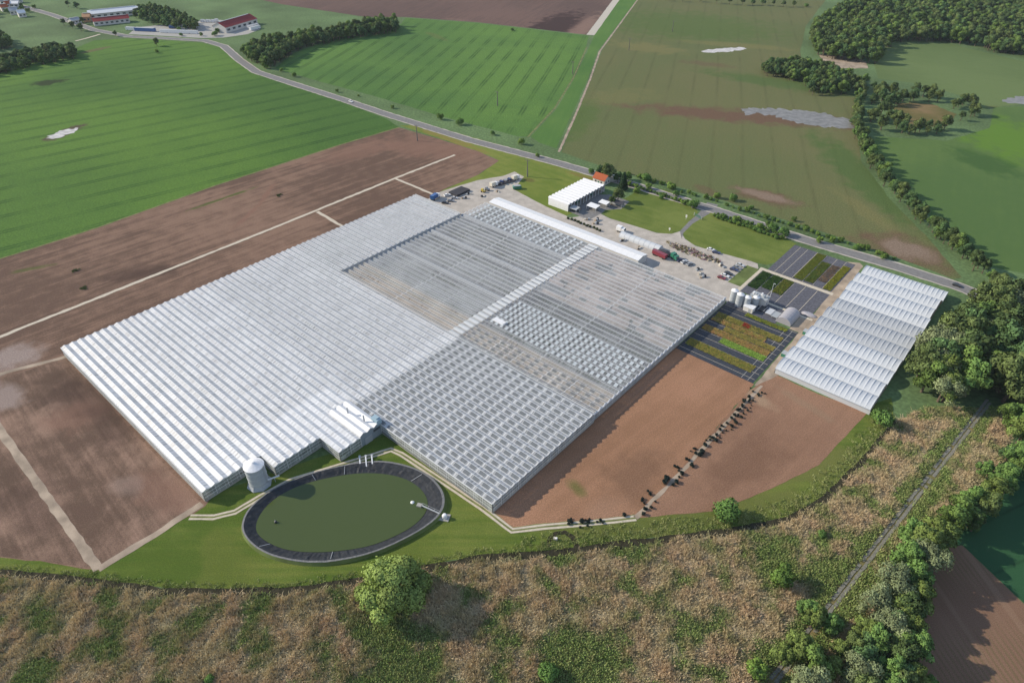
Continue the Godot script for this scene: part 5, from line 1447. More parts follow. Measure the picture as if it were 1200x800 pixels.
# ================================================================ yard, halls, house
func make_yard() -> void:
	# white storage hall with small sawtooth roofs
	var h := thing("storage_hall", "white storage hall with ribbed shed roofs near the road", "building", Vector3(-44.5, 0, -167.0))
	var g := G.new()
	g.box(Vector3(-7.5, 0, 0), Vector3(0.2, 4.6, 38.0))
	part("wall", g, M.white_metal, h)
	for z in [-18.9, 18.9]:
		g = G.new(); g.box(Vector3(0.1, 0, z), Vector3(14.9, 4.6, 0.2))
		part("wall", g, M.white_metal, h)
	g = G.new(); g.box(Vector3(0, 0.05, 0), Vector3(14.8, 0.06, 37.6))
	part("floor", g, M.concrete, h)
	for k in 13:
		g = G.new(); g.box(Vector3(7.5, 0, 18.9 - k * 3.15), Vector3(0.3, 4.6, 0.3))
		part("post", g, M.frame, h)
	g = G.new(); g.box(Vector3(7.5, 3.9, 0), Vector3(0.22, 0.7, 37.6))
	part("lintel", g, M.white_metal, h)
	for k in 7:
		g = G.new(); g.box(Vector3(-2.0 + (k % 3) * 2.5, 0.1, 15.0 - k * 5.0), Vector3(3.4, 1.6 + (k % 2) * 0.8, 3.2))
		part("stored_pallets", g, [M.dirt_path, M.grey_metal, M.paint_green][k % 3], h)
	for k in 12:
		g = G.new()
		var z := 19.0 - k * 3.17
		g.quad(Vector3(-8.0, 4.65, z), Vector3(-8.0, 5.35, z - 1.55), Vector3(8.0, 5.35, z - 1.55), Vector3(8.0, 4.65, z))
		g.quad(Vector3(-8.0, 5.35, z - 1.6), Vector3(-8.0, 4.65, z - 3.15), Vector3(8.0, 4.65, z - 3.15), Vector3(8.0, 5.35, z - 1.6))
		for x in [-7.6, 7.62]: g.tri(Vector3(x, 4.6, z), Vector3(x, 5.33, z - 1.58), Vector3(x, 4.6, z - 3.16))
		part("roof_span", g, M.white_metal, h)
	g = G.new(); g.bar(Vector3(7.9, 4.5, 19.0), Vector3(7.9, 4.5, -19.0), 0.4, 0.25)
	part("gutter", g, M.grey_metal, h)
	# sheds and white covers in the court
	for s in [[-27.0, -160.0, 7.0, 2.8, 4.6, "white canopy beside the storage hall, nearest the lawn corner", "white_metal"], [-25.0, -168.5, 6.0, 2.6, 4.0, "second white canopy in the court of the storage hall", "white_metal"], [-34.0, -150.5, 5.5, 2.6, 4.0, "grey lean-to at the hall corner facing the glasshouse", "grey_metal"], [-20.0, -173.5, 11.0, 3.0, 3.4, "dark roofed shed at the edge of the hall court", "grey_dark"]]:
		var t := thing("canopy", s[5], "shed", Vector3(s[0], 0, s[1]))
		g = G.new()
		g.quad(Vector3(-s[2] / 2, s[3], s[4] / 2), Vector3(s[2] / 2, s[3], s[4] / 2), Vector3(s[2] / 2, s[3] + 0.5, -s[4] / 2), Vector3(-s[2] / 2, s[3] + 0.5, -s[4] / 2))
		g.quad(Vector3(-s[2] / 2, s[3] - 0.15, s[4] / 2), Vector3(s[2] / 2, s[3] - 0.15, s[4] / 2), Vector3(s[2] / 2, s[3], s[4] / 2), Vector3(-s[2] / 2, s[3], s[4] / 2))
		part("roof", g, M[s[6]], t)
		for x in [-1, 1]:
			for z in [-1, 1]:
				g = G.new(); g.bar(Vector3(x * (s[2] / 2 - 0.2), 0, z * (s[4] / 2 - 0.2)), Vector3(x * (s[2] / 2 - 0.2), s[3], z * (s[4] / 2 - 0.2)), 0.14, 0.14)
				part("post", g, M.frame_dull, t)
		g = G.new(); g.box(Vector3(0, 0, -s[4] / 2 + 0.1), Vector3(s[2] - 0.4, s[3], 0.12))
		part("back_wall", g, M.grey_metal, t)
	# house with red tiled roof
	var t := thing("house", "small house with a red tiled roof beside the road trees", "house", Vector3(-46.5, 0, -196.5))
	g = G.new(); g.box(Vector3.ZERO, Vector3(9.0, 3.4, 7.0))
	g.tri(Vector3(-4.5, 3.4, 3.5), Vector3(-4.5, 6.0, 0), Vector3(-4.5, 3.4, -3.5)); g.tri(Vector3(4.5, 3.4, 3.5), Vector3(4.5, 6.0, 0), Vector3(4.5, 3.4, -3.5))
	part("wall", g, M.render_white, t)
	g = G.new()
	g.quad(Vector3(-4.9, 3.2, 4.0), Vector3(4.9, 3.2, 4.0), Vector3(4.9, 6.15, 0), Vector3(-4.9, 6.15, 0)); g.quad(Vector3(-4.9, 6.15, 0), Vector3(4.9, 6.15, 0), Vector3(4.9, 3.2, -4.0), Vector3(-4.9, 3.2, -4.0))
	var rf := part("roof", g, M.red_tile, t)
	g = G.new(); g.box(Vector3(1.2, 5.4, -0.6), Vector3(0.7, 1.5, 0.7)); part("chimney", g, M.brick, rf)
	for k in 2:
		g = G.new(); g.box(Vector3(-2.2 + k * 4.4, 1.1, 3.52), Vector3(1.2, 1.2, 0.08)); part("window", g, M.dark_glass, t)
		g = G.new(); g.box(Vector3(4.53, 1.1, -1.6 + k * 3.0), Vector3(0.08, 1.2, 1.1)); part("window", g, M.dark_glass, t)
	g = G.new(); g.box(Vector3(0, 0, 3.52), Vector3(1.0, 2.1, 0.09)); part("door", g, M.paint_green, t)
	var an := thing("annex", "white pitched annex behind the red roofed house", "shed", Vector3(-44.0, 0, -204.0), 0.9)
	g = G.new(); g.prism(Vector3.ZERO, PackedVector2Array([Vector2(-2.2, 0), Vector2(2.2, 0), Vector2(2.2, 2.6), Vector2(0, 3.9), Vector2(-2.2, 2.6)]), 6.0)
	part("wall", g, M.render_white, an)
	g = G.new(); g.quad(Vector3(-2.5, 2.5, -3.2), Vector3(-2.5, 2.5, 3.2), Vector3(0, 4.0, 3.2), Vector3(0, 4.0, -3.2)); g.quad(Vector3(2.5, 2.5, -3.2), Vector3(2.5, 2.5, 3.2), Vector3(0, 4.0, 3.2), Vector3(0, 4.0, -3.2))
	part("roof", g, M.white_metal, an)
	# goods yard at the back corner
	truck("dark blue covered lorry parked at the glasshouse back corner", Vector2(-110.0, -107.5), 1.75, "paint_white", "paint_blue", 7.6)
	car("white van-like car beside the dark pallet stack", Vector2(-107.5, -115.5), 1.2, "paint_white")
	car("black car between crates behind the glasshouse back corner", Vector2(-100.5, -107.0), 0.5, "paint_black")
	car("dark car beside the silver one near the glasshouse back corner", Vector2(-100.0, -111.4), 0.6, "paint_grey")
	car("silver car near the dark pallet stack", Vector2(-101.0, -115.6), 0.6, "paint_silver")
	t = thing("pallet_stack", "wide low stack of dark grey pallets on the grass edge", "stack", Vector3(-105.5, 0, -124.3))
	for k in 6:
		for j in 2:
			g = G.new(); g.box(Vector3(-2.0 + j * 4.0, 0, -4.8 + k * 1.95), Vector3(3.7, 1.3 + 0.12 * ((k * 3 + j) % 3), 1.75))
			part("pallet", g, M.grey_dark, t)
	for s in [[-94.4, -134.5, "paint_yellow", "small yellow machine at the start of the parked row"], [-94.0, -138.0, "paint_grey", "grey trailer next to the yellow machine"]]:
		t = thing("farm_machine", s[3], "machine", Vector3(s[0], 0, s[1]), 0.3)
		g = G.new(); g.prism(Vector3.ZERO, PackedVector2Array([Vector2(-1.3, 0.6), Vector2(1.5, 0.6), Vector2(1.5, 1.3), Vector2(0.2, 1.4), Vector2(0.0, 2.3), Vector2(-1.2, 2.3)]), 1.5)
		part("body", g, M[s[2]], t)
		wheels(t, 2.8, 1.7, 0.55, [-0.8, 1.0])
	truck("short white lorry in the row of parked trailers", Vector2(-95.0, -145.2), 1.5, "paint_white", "paint_cream", 5.6)
	truck("white lorry at the far end of the row of trailers", Vector2(-91.5, -162.6), 1.5, "paint_white", "paint_cream", 5.6)
	for k in 4:
		t = thing("flat_trailer", "grey flat trailer parked between the two white lorries", "trailer", Vector3(-94.2 + k * 0.7, 0, -149.2 - k * 3.1), 0.2, "grey flat trailers in a row")
		g = G.new(); g.box(Vector3(0, 0.9, 0), Vector3(5.0, 0.25, 2.2)); part("deck", g, M.grey_dark, t)
		g = G.new(); g.box(Vector3(-1.0, 1.15, 0), Vector3(2.4, 0.9, 1.9)); part("load", g, [M.paint_grey, M.paint_navy][k % 2], t)
		wheels(t, 5.0, 2.2, 0.45, [-1.4, 0.2])
	t = thing("green_container", "rounded dark green container beside the concrete apron", "container", Vector3(-81.5, 0, -152.6), 0.9)
	g = G.new(); g.prism(Vector3.ZERO, PackedVector2Array([Vector2(-2.6, 0.2), Vector2(2.6, 0.2), Vector2(2.9, 1.6), Vector2(2.3, 2.2), Vector2(-2.3, 2.2), Vector2(-2.9, 1.6)]), 2.4)
	part("body", g, M.paint_green, t)
	g = G.new(); g.box(Vector3(0, 2.2, 0), Vector3(4.4, 0.12, 2.2)); part("lid", g, M.grey_metal, t)
	sheet("apron", "pale concrete apron near the green container", rect(-92.0, -148.0, -83.0, -158.0), 0.05, M.concrete_pale)
	sheet("apron", "grey concrete strip behind the white service building", rect(-78.0, -130.0, 28.0, -134.5), 0.05, M.asphalt)
	# red trailer, tanks and covers along the glasshouse back
	t = thing("trailer", "long dark red tarpaulin trailer behind the old glasshouse", "trailer", Vector3(33.0, 0, -137.6), -0.1)
	g = G.new(); g.box(Vector3(0, 0.9, 0), Vector3(8.6, 1.9, 2.3)); part("tarpaulin", g, M.paint_red, t)
	g = G.new(); g.box(Vector3(0, 0.7, 0), Vector3(8.8, 0.3, 2.2)); part("chassis", g, M.paint_black, t)
	wheels(t, 10.0, 2.4, 0.5, [-3.2, -2.2, 3.0])
	truck("small green lorry in front of the red trailer", Vector2(40.6, -140.5), -0.3, "paint_green", "paint_green", 4.6)
	t = thing("film_tunnel", "low white film tunnel along the yard side of the glasshouse", "tunnel", Vector3(17.0, 0, -144.0))
	g = G.new()
	for i in 10:
		var u := PI * i / 10.0
		var v := PI * (i + 1) / 10.0
		g.quad(Vector3(-13.0, sin(u) * 2.7, cos(u) * 2.6), Vector3(-13.0, sin(v) * 2.7, cos(v) * 2.6), Vector3(13.0, sin(v) * 2.7, cos(v) * 2.6), Vector3(13.0, sin(u) * 2.7, cos(u) * 2.6))
		for x in [-12.95, 12.95]: g.tri(Vector3(x, 0, 0), Vector3(x, sin(u) * 2.68, cos(u) * 2.58), Vector3(x, sin(v) * 2.68, cos(v) * 2.58))
	part("cover", g, M.film, t)
	for k in 9:
		g = G.new()
		for i in 10:
			var u := PI * i / 10.0
			var v := PI * (i + 1) / 10.0
			g.bar(Vector3(-12.8 + k * 3.2, sin(u) * 2.74, cos(u) * 2.64), Vector3(-12.8 + k * 3.2, sin(v) * 2.74, cos(v) * 2.64), 0.1, 0.08)
		part("hoop", g, M.frame_dull, t)
	truck("white box van at the end of the film tunnel", Vector2(1.5, -147.5), 0.1, "paint_white", "paint_white", 5.4)
	t = thing("covered_heap", "dark heap of covered goods behind the red trailer", "heap", Vector3(33.5, 0, -141.2))
	g = G.new(); g.prism(Vector3.ZERO, PackedVector2Array([Vector2(-4.5, 0), Vector2(4.5, 0), Vector2(3.8, 1.8), Vector2(1.5, 2.5), Vector2(-2.0, 2.2), Vector2(-4.0, 1.5)]), 2.4)
	part("cover", g, M.grey_dark, t)
	g = G.new(); g.box(Vector3(-5.6, 0, 0.4), Vector3(1.6, 1.4, 1.6)); part("crate", g, M.paint_black, t)
	# cars
	var cars := [[43.2, -141.0, "paint_navy", "navy car parked next to the green lorry"], [46.2, -140.8, "paint_silver", "silver car second from the green lorry"], [49.4, -140.7, "paint_grey", "dark grey car at the end of the row beyond the green lorry"]]
	for c in cars: car(c[3], Vector2(c[0], c[1]), 1.35, c[2])
	cars = [[68.6, -139.4, "paint_red", "red car parked nearest the glasshouse corner"], [69.0, -142.3, "paint_white", "white car beside the red car"], [69.3, -145.4, "paint_black", "black car beside the white car"], [69.6, -151.0, "paint_navy", "dark blue car in the row at the small grass plot"], [69.8, -153.9, "paint_grey", "grey car in the row at the small grass plot"], [70.1, -157.2, "paint_silver", "silver car at the far end of the row by the grass plot"]]
	for c in cars: car(c[3], Vector2(c[0], c[1]), 0.08, c[2])
	car("white estate car parked beside the rock garden and lawn", Vector2(50.5, -162.0), 0.25, "paint_white")
	car("dark car beside the white estate car at the lawn", Vector2(54.2, -161.2), 0.25, "paint_navy")
	car("white car driving on the country road near the cereal field", Vector2(-303.0, -191.5), 0.0, "paint_white", "cars on the road")
	car("black car driving on the road beyond the white tunnels", Vector2(161.0, -210.8), 0.0, "paint_black", "cars on the road")
	# rock garden
	var rock := G.new()
	rock.ring(Vector3.ZERO, [[0.5, -0.1], [0.62, 0.2], [0.4, 0.45], [0.0, 0.55]], 6)
	var rock_mesh := rock.mesh(M.rock)
	var garden := thing("rock_garden", "oval rock garden of pale stones and clumps in the yard", "rock garden", Vector3(44.0, 0, -153.5))
	var where := []
	var cols := PackedColorArray()
	for i in 190:
		var q := Vector2.from_angle(rng.randf() * TAU) * sqrt(rng.randf())
		var p := Vector3(q.x * 16.5, 0.05, q.y * 3.6 + q.x * 0.5)
		var b := Basis(Vector3.UP, rng.randf() * TAU).scaled(Vector3(1, 0.8, 0.8) * rng.randf_range(0.5, 1.5))
		if i < 60:
			var o := inst("boulder", rock_mesh, garden, p)
			o.basis = b
		else:
			where.append(put(p.x, 0.05, p.z, rng.randf_range(0.8, 1.8), rng.randf_range(0.5, 1.1)))
			cols.append([Color(0.36, 0.31, 0.20), Color(0.22, 0.20, 0.10), Color(0.45, 0.40, 0.28), Color(0.08, 0.09, 0.03), Color(0.34, 0.20, 0.26)][rng.randi() % 5])
	mass("perennials", M_tuft, where, cols, garden)
	t = thing("culvert", "small concrete culvert head in the curved drain hollow", "culvert", Vector3(103.3, 0, 41.5))
	g = G.new(); g.box(Vector3(0, 0, 0), Vector3(1.3, 0.8, 0.9), 0.5); part("head_wall", g, M.concrete_pale, t)
	g = G.new(); g.ring(Vector3(0.3, 0.8, 0), [[0.3, 0.0], [0.3, 0.25], [0.0, 0.3]], 8); part("cap", g, M.paint_white, t)
	# planters along the service building, pallets in the yard
	for k in 11:
		t = thing("planter", "small boxed shrub in the row along the goods lane", "planter", Vector3(-31.0 + k * 2.3, 0, -140.6 + rng.randfn() * 0.3), 0.0, "boxed shrubs along the goods lane")
		g = G.new(); g.box(Vector3.ZERO, Vector3(1.2, 0.6, 1.2)); part("box", g, M.grey_dark, t)
		var wh := []
		var cc := PackedColorArray()
		for i in 9:
			wh.append(put(rng.randfn() * 0.3, 0.5, rng.randfn() * 0.3, 0.8, 0.8)); cc.append(Color(0.10, 0.13, 0.05))
		mass("foliage", M_tuft, wh, cc, t)
	for k in 14:
		var q: Vector2 = [Vector2(-97, -120), Vector2(-99, -126), Vector2(-90, -130), Vector2(-22, -147), Vector2(-17, -150), Vector2(8, -139), Vector2(20, -138), Vector2(58, -136), Vector2(61, -134), Vector2(55, -139.5), Vector2(-33, -154), Vector2(-88, -141), Vector2(-15, -146), Vector2(63, -150)][k]
		t = thing("crate_pile", "small pile of crates and pallets standing in the goods yard", "crates", Vector3(q.x, 0, q.y), rng.randf() * 3.0, "crate piles in the goods yard")
		for i in 3:
			g = G.new(); g.box(Vector3(-1.2 + i * 1.15, 0.04, rng.randf_range(-0.5, 0.5)), Vector3(1.05, rng.randf_range(0.4, 1.5), 1.05)); part("crate", g, [M.dirt_path, M.grey_metal, M.grey_dark, M.paint_cream][(k + i) % 4], t)
	# gate and its posts
	t = thing("gate", "low green sliding gate across the drive at the road", "gate", Vector3(25.6, 0, -193.0), -0.35)
	for k in 12:
		g = G.new(); g.box(Vector3(-2.9 + k * 0.52, 0.2, 0), Vector3(0.08, 1.4, 0.06)); part("bar", g, M.paint_green, t)
	for y in [0.3, 0.9, 1.55]:
		g = G.new(); g.bar(Vector3(-3.0, y, 0), Vector3(3.0, y, 0), 0.08, 0.1); part("rail", g, M.paint_green, t)
	for x in [-3.2, 3.2]:
		g = G.new(); g.box(Vector3(x, 0, 0), Vector3(0.3, 1.8, 0.3)); part("post", g, M.concrete, t)
	for s in [[21.7, -186.0, 3.0, "white upright sign board at the drive edge near the gate"], [22.0, -166.5, 2.2, "short white marker post where the drive meets the yard"], [17.0, -201.5, 3.2, "white sign post beside the road bushes"]]:
		t = thing("sign_post", s[3], "sign", Vector3(s[0], 0, s[1]))
		g = G.new(); g.bar(Vector3.ZERO, Vector3(0, s[2], 0), 0.12, 0.12); part("post", g, M.frame, t)
		g = G.new(); g.box(Vector3(0, s[2] * 0.45, 0), Vector3(0.9, s[2] * 0.55, 0.12)); part("board", g, M.paint_white, t)
	# line of poles
	for s in [[-192.6, -167.5], [-202.2, -266.6], [-211.4, -382.9], [-220.5, -493.4], [-229.9, -598.7], [-88.8, -171.5]]:
		t = thing("power_pole", "tall concrete power pole with a cross arm in the fields", "pole", Vector3(s[0], 0, s[1]), 0.1, "power poles crossing the fields")
		g = G.new(); g.ring(Vector3.ZERO, [[0.45, 0.0], [0.22, 12.0]], 8); part("pole", g, M.pole, t)
		g = G.new(); g.bar(Vector3(-1.9, 11.2, 0), Vector3(1.9, 11.2, 0), 0.22, 0.22); part("cross_arm", g, M.pole, t)
		for x in [-1.7, 0.0, 1.7]:
			g = G.new(); g.ring(Vector3(x, 11.3, 0), [[0.14, 0.0], [0.16, 0.5], [0.0, 0.55]], 6); part("insulator", g, M.pole, t)
	for s in [[-188.0, 75.8], [-166.7, 80.0], [-187.6, -46.0]]:
		t = thing("weed_clump", "small dark tuft of weeds alone on the brown soil", "weeds", Vector3(s[0], 0, s[1]), 0.0, "weed tufts on the brown soil")
		var wh := []
		var cc := PackedColorArray()
		for i in 12:
			wh.append(put(rng.randfn() * 0.8, 0.05, rng.randfn() * 0.8, 0.9, 0.8)); cc.append(Color(0.12, 0.15, 0.06))
		mass("weeds", M_tuft, wh, cc, t)

# ================================================================ farm to the north-west
func shed(called: String, label: String, at: Vector2, turn: float, s: Vector3, roof: String, wall: String, rise: float, bays: int) -> void:
	var t := thing(called, label, "building", Vector3(at.x, 0, at.y), turn)
	var g := G.new(); g.box(Vector3.ZERO, s)
	for x in [-s.x / 2, s.x / 2]: g.tri(Vector3(x, s.y, s.z / 2), Vector3(x, s.y + rise, 0), Vector3(x, s.y, -s.z / 2))
	part("wall", g, M[wall], t)
	g = G.new()
	var hx := s.x / 2 + 0.5
	g.quad(Vector3(-hx, s.y - 0.1, s.z / 2 + 0.6), Vector3(hx, s.y - 0.1, s.z / 2 + 0.6), Vector3(hx, s.y + rise + 0.1, 0), Vector3(-hx, s.y + rise + 0.1, 0))
	g.quad(Vector3(-hx, s.y - 0.1, -s.z / 2 - 0.6), Vector3(hx, s.y - 0.1, -s.z / 2 - 0.6), Vector3(hx, s.y + rise + 0.1, 0), Vector3(-hx, s.y + rise + 0.1, 0))
	var r := part("roof", g, M[roof], t)
	g = G.new(); g.box(Vector3(0, s.y + rise, 0), Vector3(s.x * 0.9, 0.5, 1.2)); part("ridge_vent", g, M.frame_dull, r)
	for k in bays:
		for sg in [-1, 1]:
			g = G.new(); g.box(Vector3(-s.x / 2 + s.x * (k + 0.5) / bays, s.y * 0.35, sg * (s.z / 2 + 0.04)), Vector3(s.x / bays * 0.5, s.y * 0.35, 0.12))
			part("window", g, M.dark_glass, t)
	g = G.new(); g.box(Vector3(s.x / 2 + 0.05, 0, 0), Vector3(0.14, s.y * 0.8, 4.0)); part("door", g, M.grey_metal, t)
func make_north() -> void:
	for s in NORTH_DATA:
		shed(s[0], s[1], Vector2(s[2], s[3]), s[4], Vector3(s[5], s[6], s[7]), s[8], s[9], s[10], s[11])
	for s in NORTH_BOXES:
		var t := thing(s[0], s[1], s[2], Vector3(s[3], 0, s[4]), s[5], s[10] if s.size() > 10 else "")
		var g := G.new(); g.box(Vector3(0, 0.3, 0), Vector3(s[6], s[7], s[8])); part("body", g, M[s[9]], t)
		g = G.new(); g.box(Vector3(0, 0.3 + s[7], 0), Vector3(s[6] * 0.96, 0.2, s[8] * 0.9)); part("roof", g, M.frame_dull, t)
		wheels(t, s[6], s[8], 0.4, [-s[6] * 0.3, s[6] * 0.3])
	sheet("yard", "paved farm yard along the road among the far sheds", pts(AREA.farm_yard), 0.06, M.concrete)

# ================================================================ trees
func make_trees() -> void:
	for i in 3: make_proto("round", "broadleaf_tree", 0, [Color(0.115, 0.18, 0.045), Color(0.14, 0.19, 0.05), Color(0.12, 0.205, 0.055)][i], 100 + i)
	for i in 3: make_proto("dark", "dark_tree", 0, [Color(0.075, 0.115, 0.04), Color(0.11, 0.15, 0.05), Color(0.085, 0.15, 0.055)][i], 200 + i)
	for i in 2: make_proto("tall", "tall_tree", 1, Color(0.06, 0.11, 0.03), 300 + i)
	make_proto("lone_willow", "willow_tree", 5, Color(0.23, 0.31, 0.085), 431)
	for i in 2: make_proto("grey_willow", "grey_willow", 2, Color(0.20, 0.24, 0.12), 450 + i)
	for i in 3: make_proto("bush", "bush", 3, Color(0.10 + i * 0.02, 0.18 + i * 0.02, 0.045), 500 + i)
	for i in 2: make_proto("dark_bush", "dark_shrub", 3, Color(0.022, 0.035, 0.03), 550 + i)
	make_proto("conifer", "conifer_tree", 4, Color(0.025, 0.05, 0.022), 600)
	var s: Array = SPOT.lone
	plant("lone_willow", s[0], s[1], s[3], "large bright green willow standing alone beside the pond", "tree")
	var names := ["small round bush alone in the reeds with grass round it", "single round bush on the lawn edge beside the brown soil plot", "bush beside the ditch near the front tunnel corner", "dark green bush alone in the reeds near the slab track", "tiny bush in the grass near the ditch bend", "small pale bush low in the wide reed bed"]
	for i in names.size():
		plant("bush", s[4 * i + 4], s[4 * i + 5], s[4 * i + 7], names[i], "bush")
	s = SPOT.line_se
	for i in range(0, s.size(), 4):
		var k: int = s[i + 2]
		if k == 2: plant("grey_willow", s[i], s[i + 1], s[i + 3] * 1.35, "grey green willow in the tree line along the slab track", "tree", "willows in the slab track tree line")
		elif k == 3: plant("bush", s[i], s[i + 1], s[i + 3], "low bush at the foot of the slab track tree line", "bush", "bushes at the foot of the tree line")
		elif k == 1: plant("tall", s[i], s[i + 1], s[i + 3], "narrow tree in the tree line beside the dark green corner field", "tree")
		else: plant("round", s[i], s[i + 1], s[i + 3] * 1.35, "green broadleaf tree in the tree line along the slab track", "tree", "broadleaf trees in the slab track tree line")
	s = SPOT.road
	for i in range(0, s.size(), 4):
		var k: int = s[i + 2]
		if k == 4: plant("conifer", s[i], s[i + 1], s[i + 3], "dark pointed conifer behind the red roofed house", "tree")
		elif k == 0: plant("dark", s[i], s[i + 1], s[i + 3], "leafy tree among the trees at the red roofed house and road", "tree", "trees near the road and the house")
		else: plant("bush", s[i], s[i + 1], s[i + 3], "roadside bush along the country road", "bush", "bushes along the road")
	s = SPOT.north
	for i in range(0, s.size(), 4):
		var k: int = s[i + 2]
		if k == 3: plant("bush", s[i], s[i + 1], s[i + 3], "small bush near the far farm sheds or far field edge", "bush", "bushes far behind")
		else: plant("dark", s[i], s[i + 1], s[i + 3], "dark tree in the far rows beyond the fields", "tree", "trees far behind the fields")
	s = SPOT.pots
	for i in range(0, s.size(), 4):
		if rng.randf() < 0.75: plant("dark_bush", s[i] + rng.randfn() * 1.1, s[i + 1] + rng.randfn() * 1.1, s[i + 3] * rng.randf_range(0.25, 0.55), "low blackish shrub in the rows along the soil path", "shrub", "dark shrubs lining the soil path")
		plant("dark_bush", s[i] + rng.randfn() * 0.4, s[i + 1] + rng.randfn() * 0.4, s[i + 3] * rng.randf_range(0.3, 0.85), "low blackish shrub in the rows along the soil path", "shrub", "dark shrubs lining the soil path")
	# hedge along the stream
	var line := pts(LINE.hedge)
	for i in line.size() - 1:
		var n := int(line[i].distance_to(line[i + 1]) / 3.4)
		for k in n:
			var q := line[i].lerp(line[i + 1], float(k) / n) + Vector2(rng.randfn(), rng.randfn()) * 1.5
			plant("round" if rng.randf() < 0.2 else "dark", q.x, q.y, rng.randf_range(6.5, 11.0), "leafy tree in the long hedgerow between olive and green fields", "tree", "trees of the long hedgerow")
	# roadside hedges
	for a in [[10.0, 72.0, -203.5], [30.0, 76.0, -199.5], [-30.0, 12.0, -204.5]]:
		var x: float = a[0]
		while x < a[1]:
			if absf(x - 26.0) > 6.0: plant("bush", x, a[2] + rng.randfn() * 0.5, rng.randf_range(1.8, 3.2), "low clipped bush in the hedge between the lawns and the road", "bush", "hedge bushes between lawns and road")
			x += 2.6
	for x in range(-40, 130, 4):
		plant("bush", x + rng.randfn(), -218.5 + rng.randfn() * 0.7, rng.randf_range(1.5, 3.5), "scrubby bush on the field side of the road", "bush", "bushes on the far verge of the road")
	# tall wood east of the tunnels
	var where := scatter(pts(AREA.t_east), 6.2)
	for q in where:
		var r := rng.randf()
		if r < 0.6: plant("dark", q.x, q.y, rng.randf_range(16.0, 22.0), "tall dark tree in the wood behind the white tunnels", "tree", "dark trees of the wood behind the tunnels")
		elif r < 0.85: plant("round", q.x, q.y, rng.randf_range(14.0, 19.0), "lighter green tree in the wood behind the white tunnels", "tree", "lighter trees of the wood behind the tunnels")
		else: plant("grey_willow", q.x, q.y, rng.randf_range(14.0, 19.0), "pale grey green tree in the wood behind the white tunnels", "tree", "pale trees of the wood behind the tunnels")
	for q in scatter(pts(AREA.t_scrub), 9.0):
		if not Geometry2D.is_point_in_polygon(q, pts(AREA.clearing)) and rng.randf() < 0.9: plant("dark", q.x, q.y, rng.randf_range(7.0, 12.0), "tree in the scrubby copse beside the long hedgerow", "tree", "trees of the scrubby copse")
	for q in scatter(pts(AREA.t_belt), 5.2):
		if rng.randf() < 0.8: plant("dark" if rng.randf() < 0.5 else "round", q.x, q.y, rng.randf_range(7.0, 12.0), "leafy tree in the belt beside the drilled corner soil", "tree", "trees of the belt beside the drilled soil")
	for q in scatter(pts(AREA.t_belt2), 5.0):
		if rng.randf() < 0.8: plant("round" if rng.randf() < 0.6 else "dark", q.x, q.y, rng.randf_range(7.0, 11.0), "leafy tree in the belt beside the dark green corner field", "tree", "trees of the belt beside the corner field")
	# far woods read as one mass each
	for a in [["t_wood_ne", 11.0, 16.0, "dense dark woodland on the far right"], ["t_wood_ne2", 8.0, 11.0, "small wood at the edge of the olive field"], ["t_wood_nw", 8.5, 13.0, "dark wood beside the road bend far left"], ["t_wood_w", 8.0, 10.0, "dark copse at the edge of the large green field"], ["t_wood_w2", 8.0, 11.0, "round dark copse at the far left edge"], ["t_farm", 9.0, 10.0, "tree covered hillock behind the farm sheds"]]:
		var node := Node3D.new()
		node.name = numbered("woodland"); add_child(node, true)
		tag(node, a[3], "woodland"); node.set_meta("kind", "stuff")
		var sets := [[], [], [], []]
		for q in scatter(pts(AREA[a[0]]), a[1] * 0.72):
			var h: float = a[2] * rng.randf_range(0.7, 1.1)
			sets[rng.randi() % 4].append(put(q.x, 0, q.y, h / 10.0 * rng.randf_range(0.9, 1.2), h / 10.0))
		for i in 4:
			if sets[i].is_empty(): continue
			var src: Node3D = protos["dark"][i] if i < 3 else protos["round"][0]
			var cols := PackedColorArray()
			for _k in sets[i].size(): cols.append(Color.WHITE * rng.randf_range(0.8, 1.25))
			mass("tree_crowns", (src.get_node("crown") as MeshInstance3D).mesh, sets[i], cols, node)
			mass("tree_trunks", (src.get_node("trunk") as MeshInstance3D).mesh, sets[i], cols, node)
	for k in protos:
		for o in protos[k]: o.free()

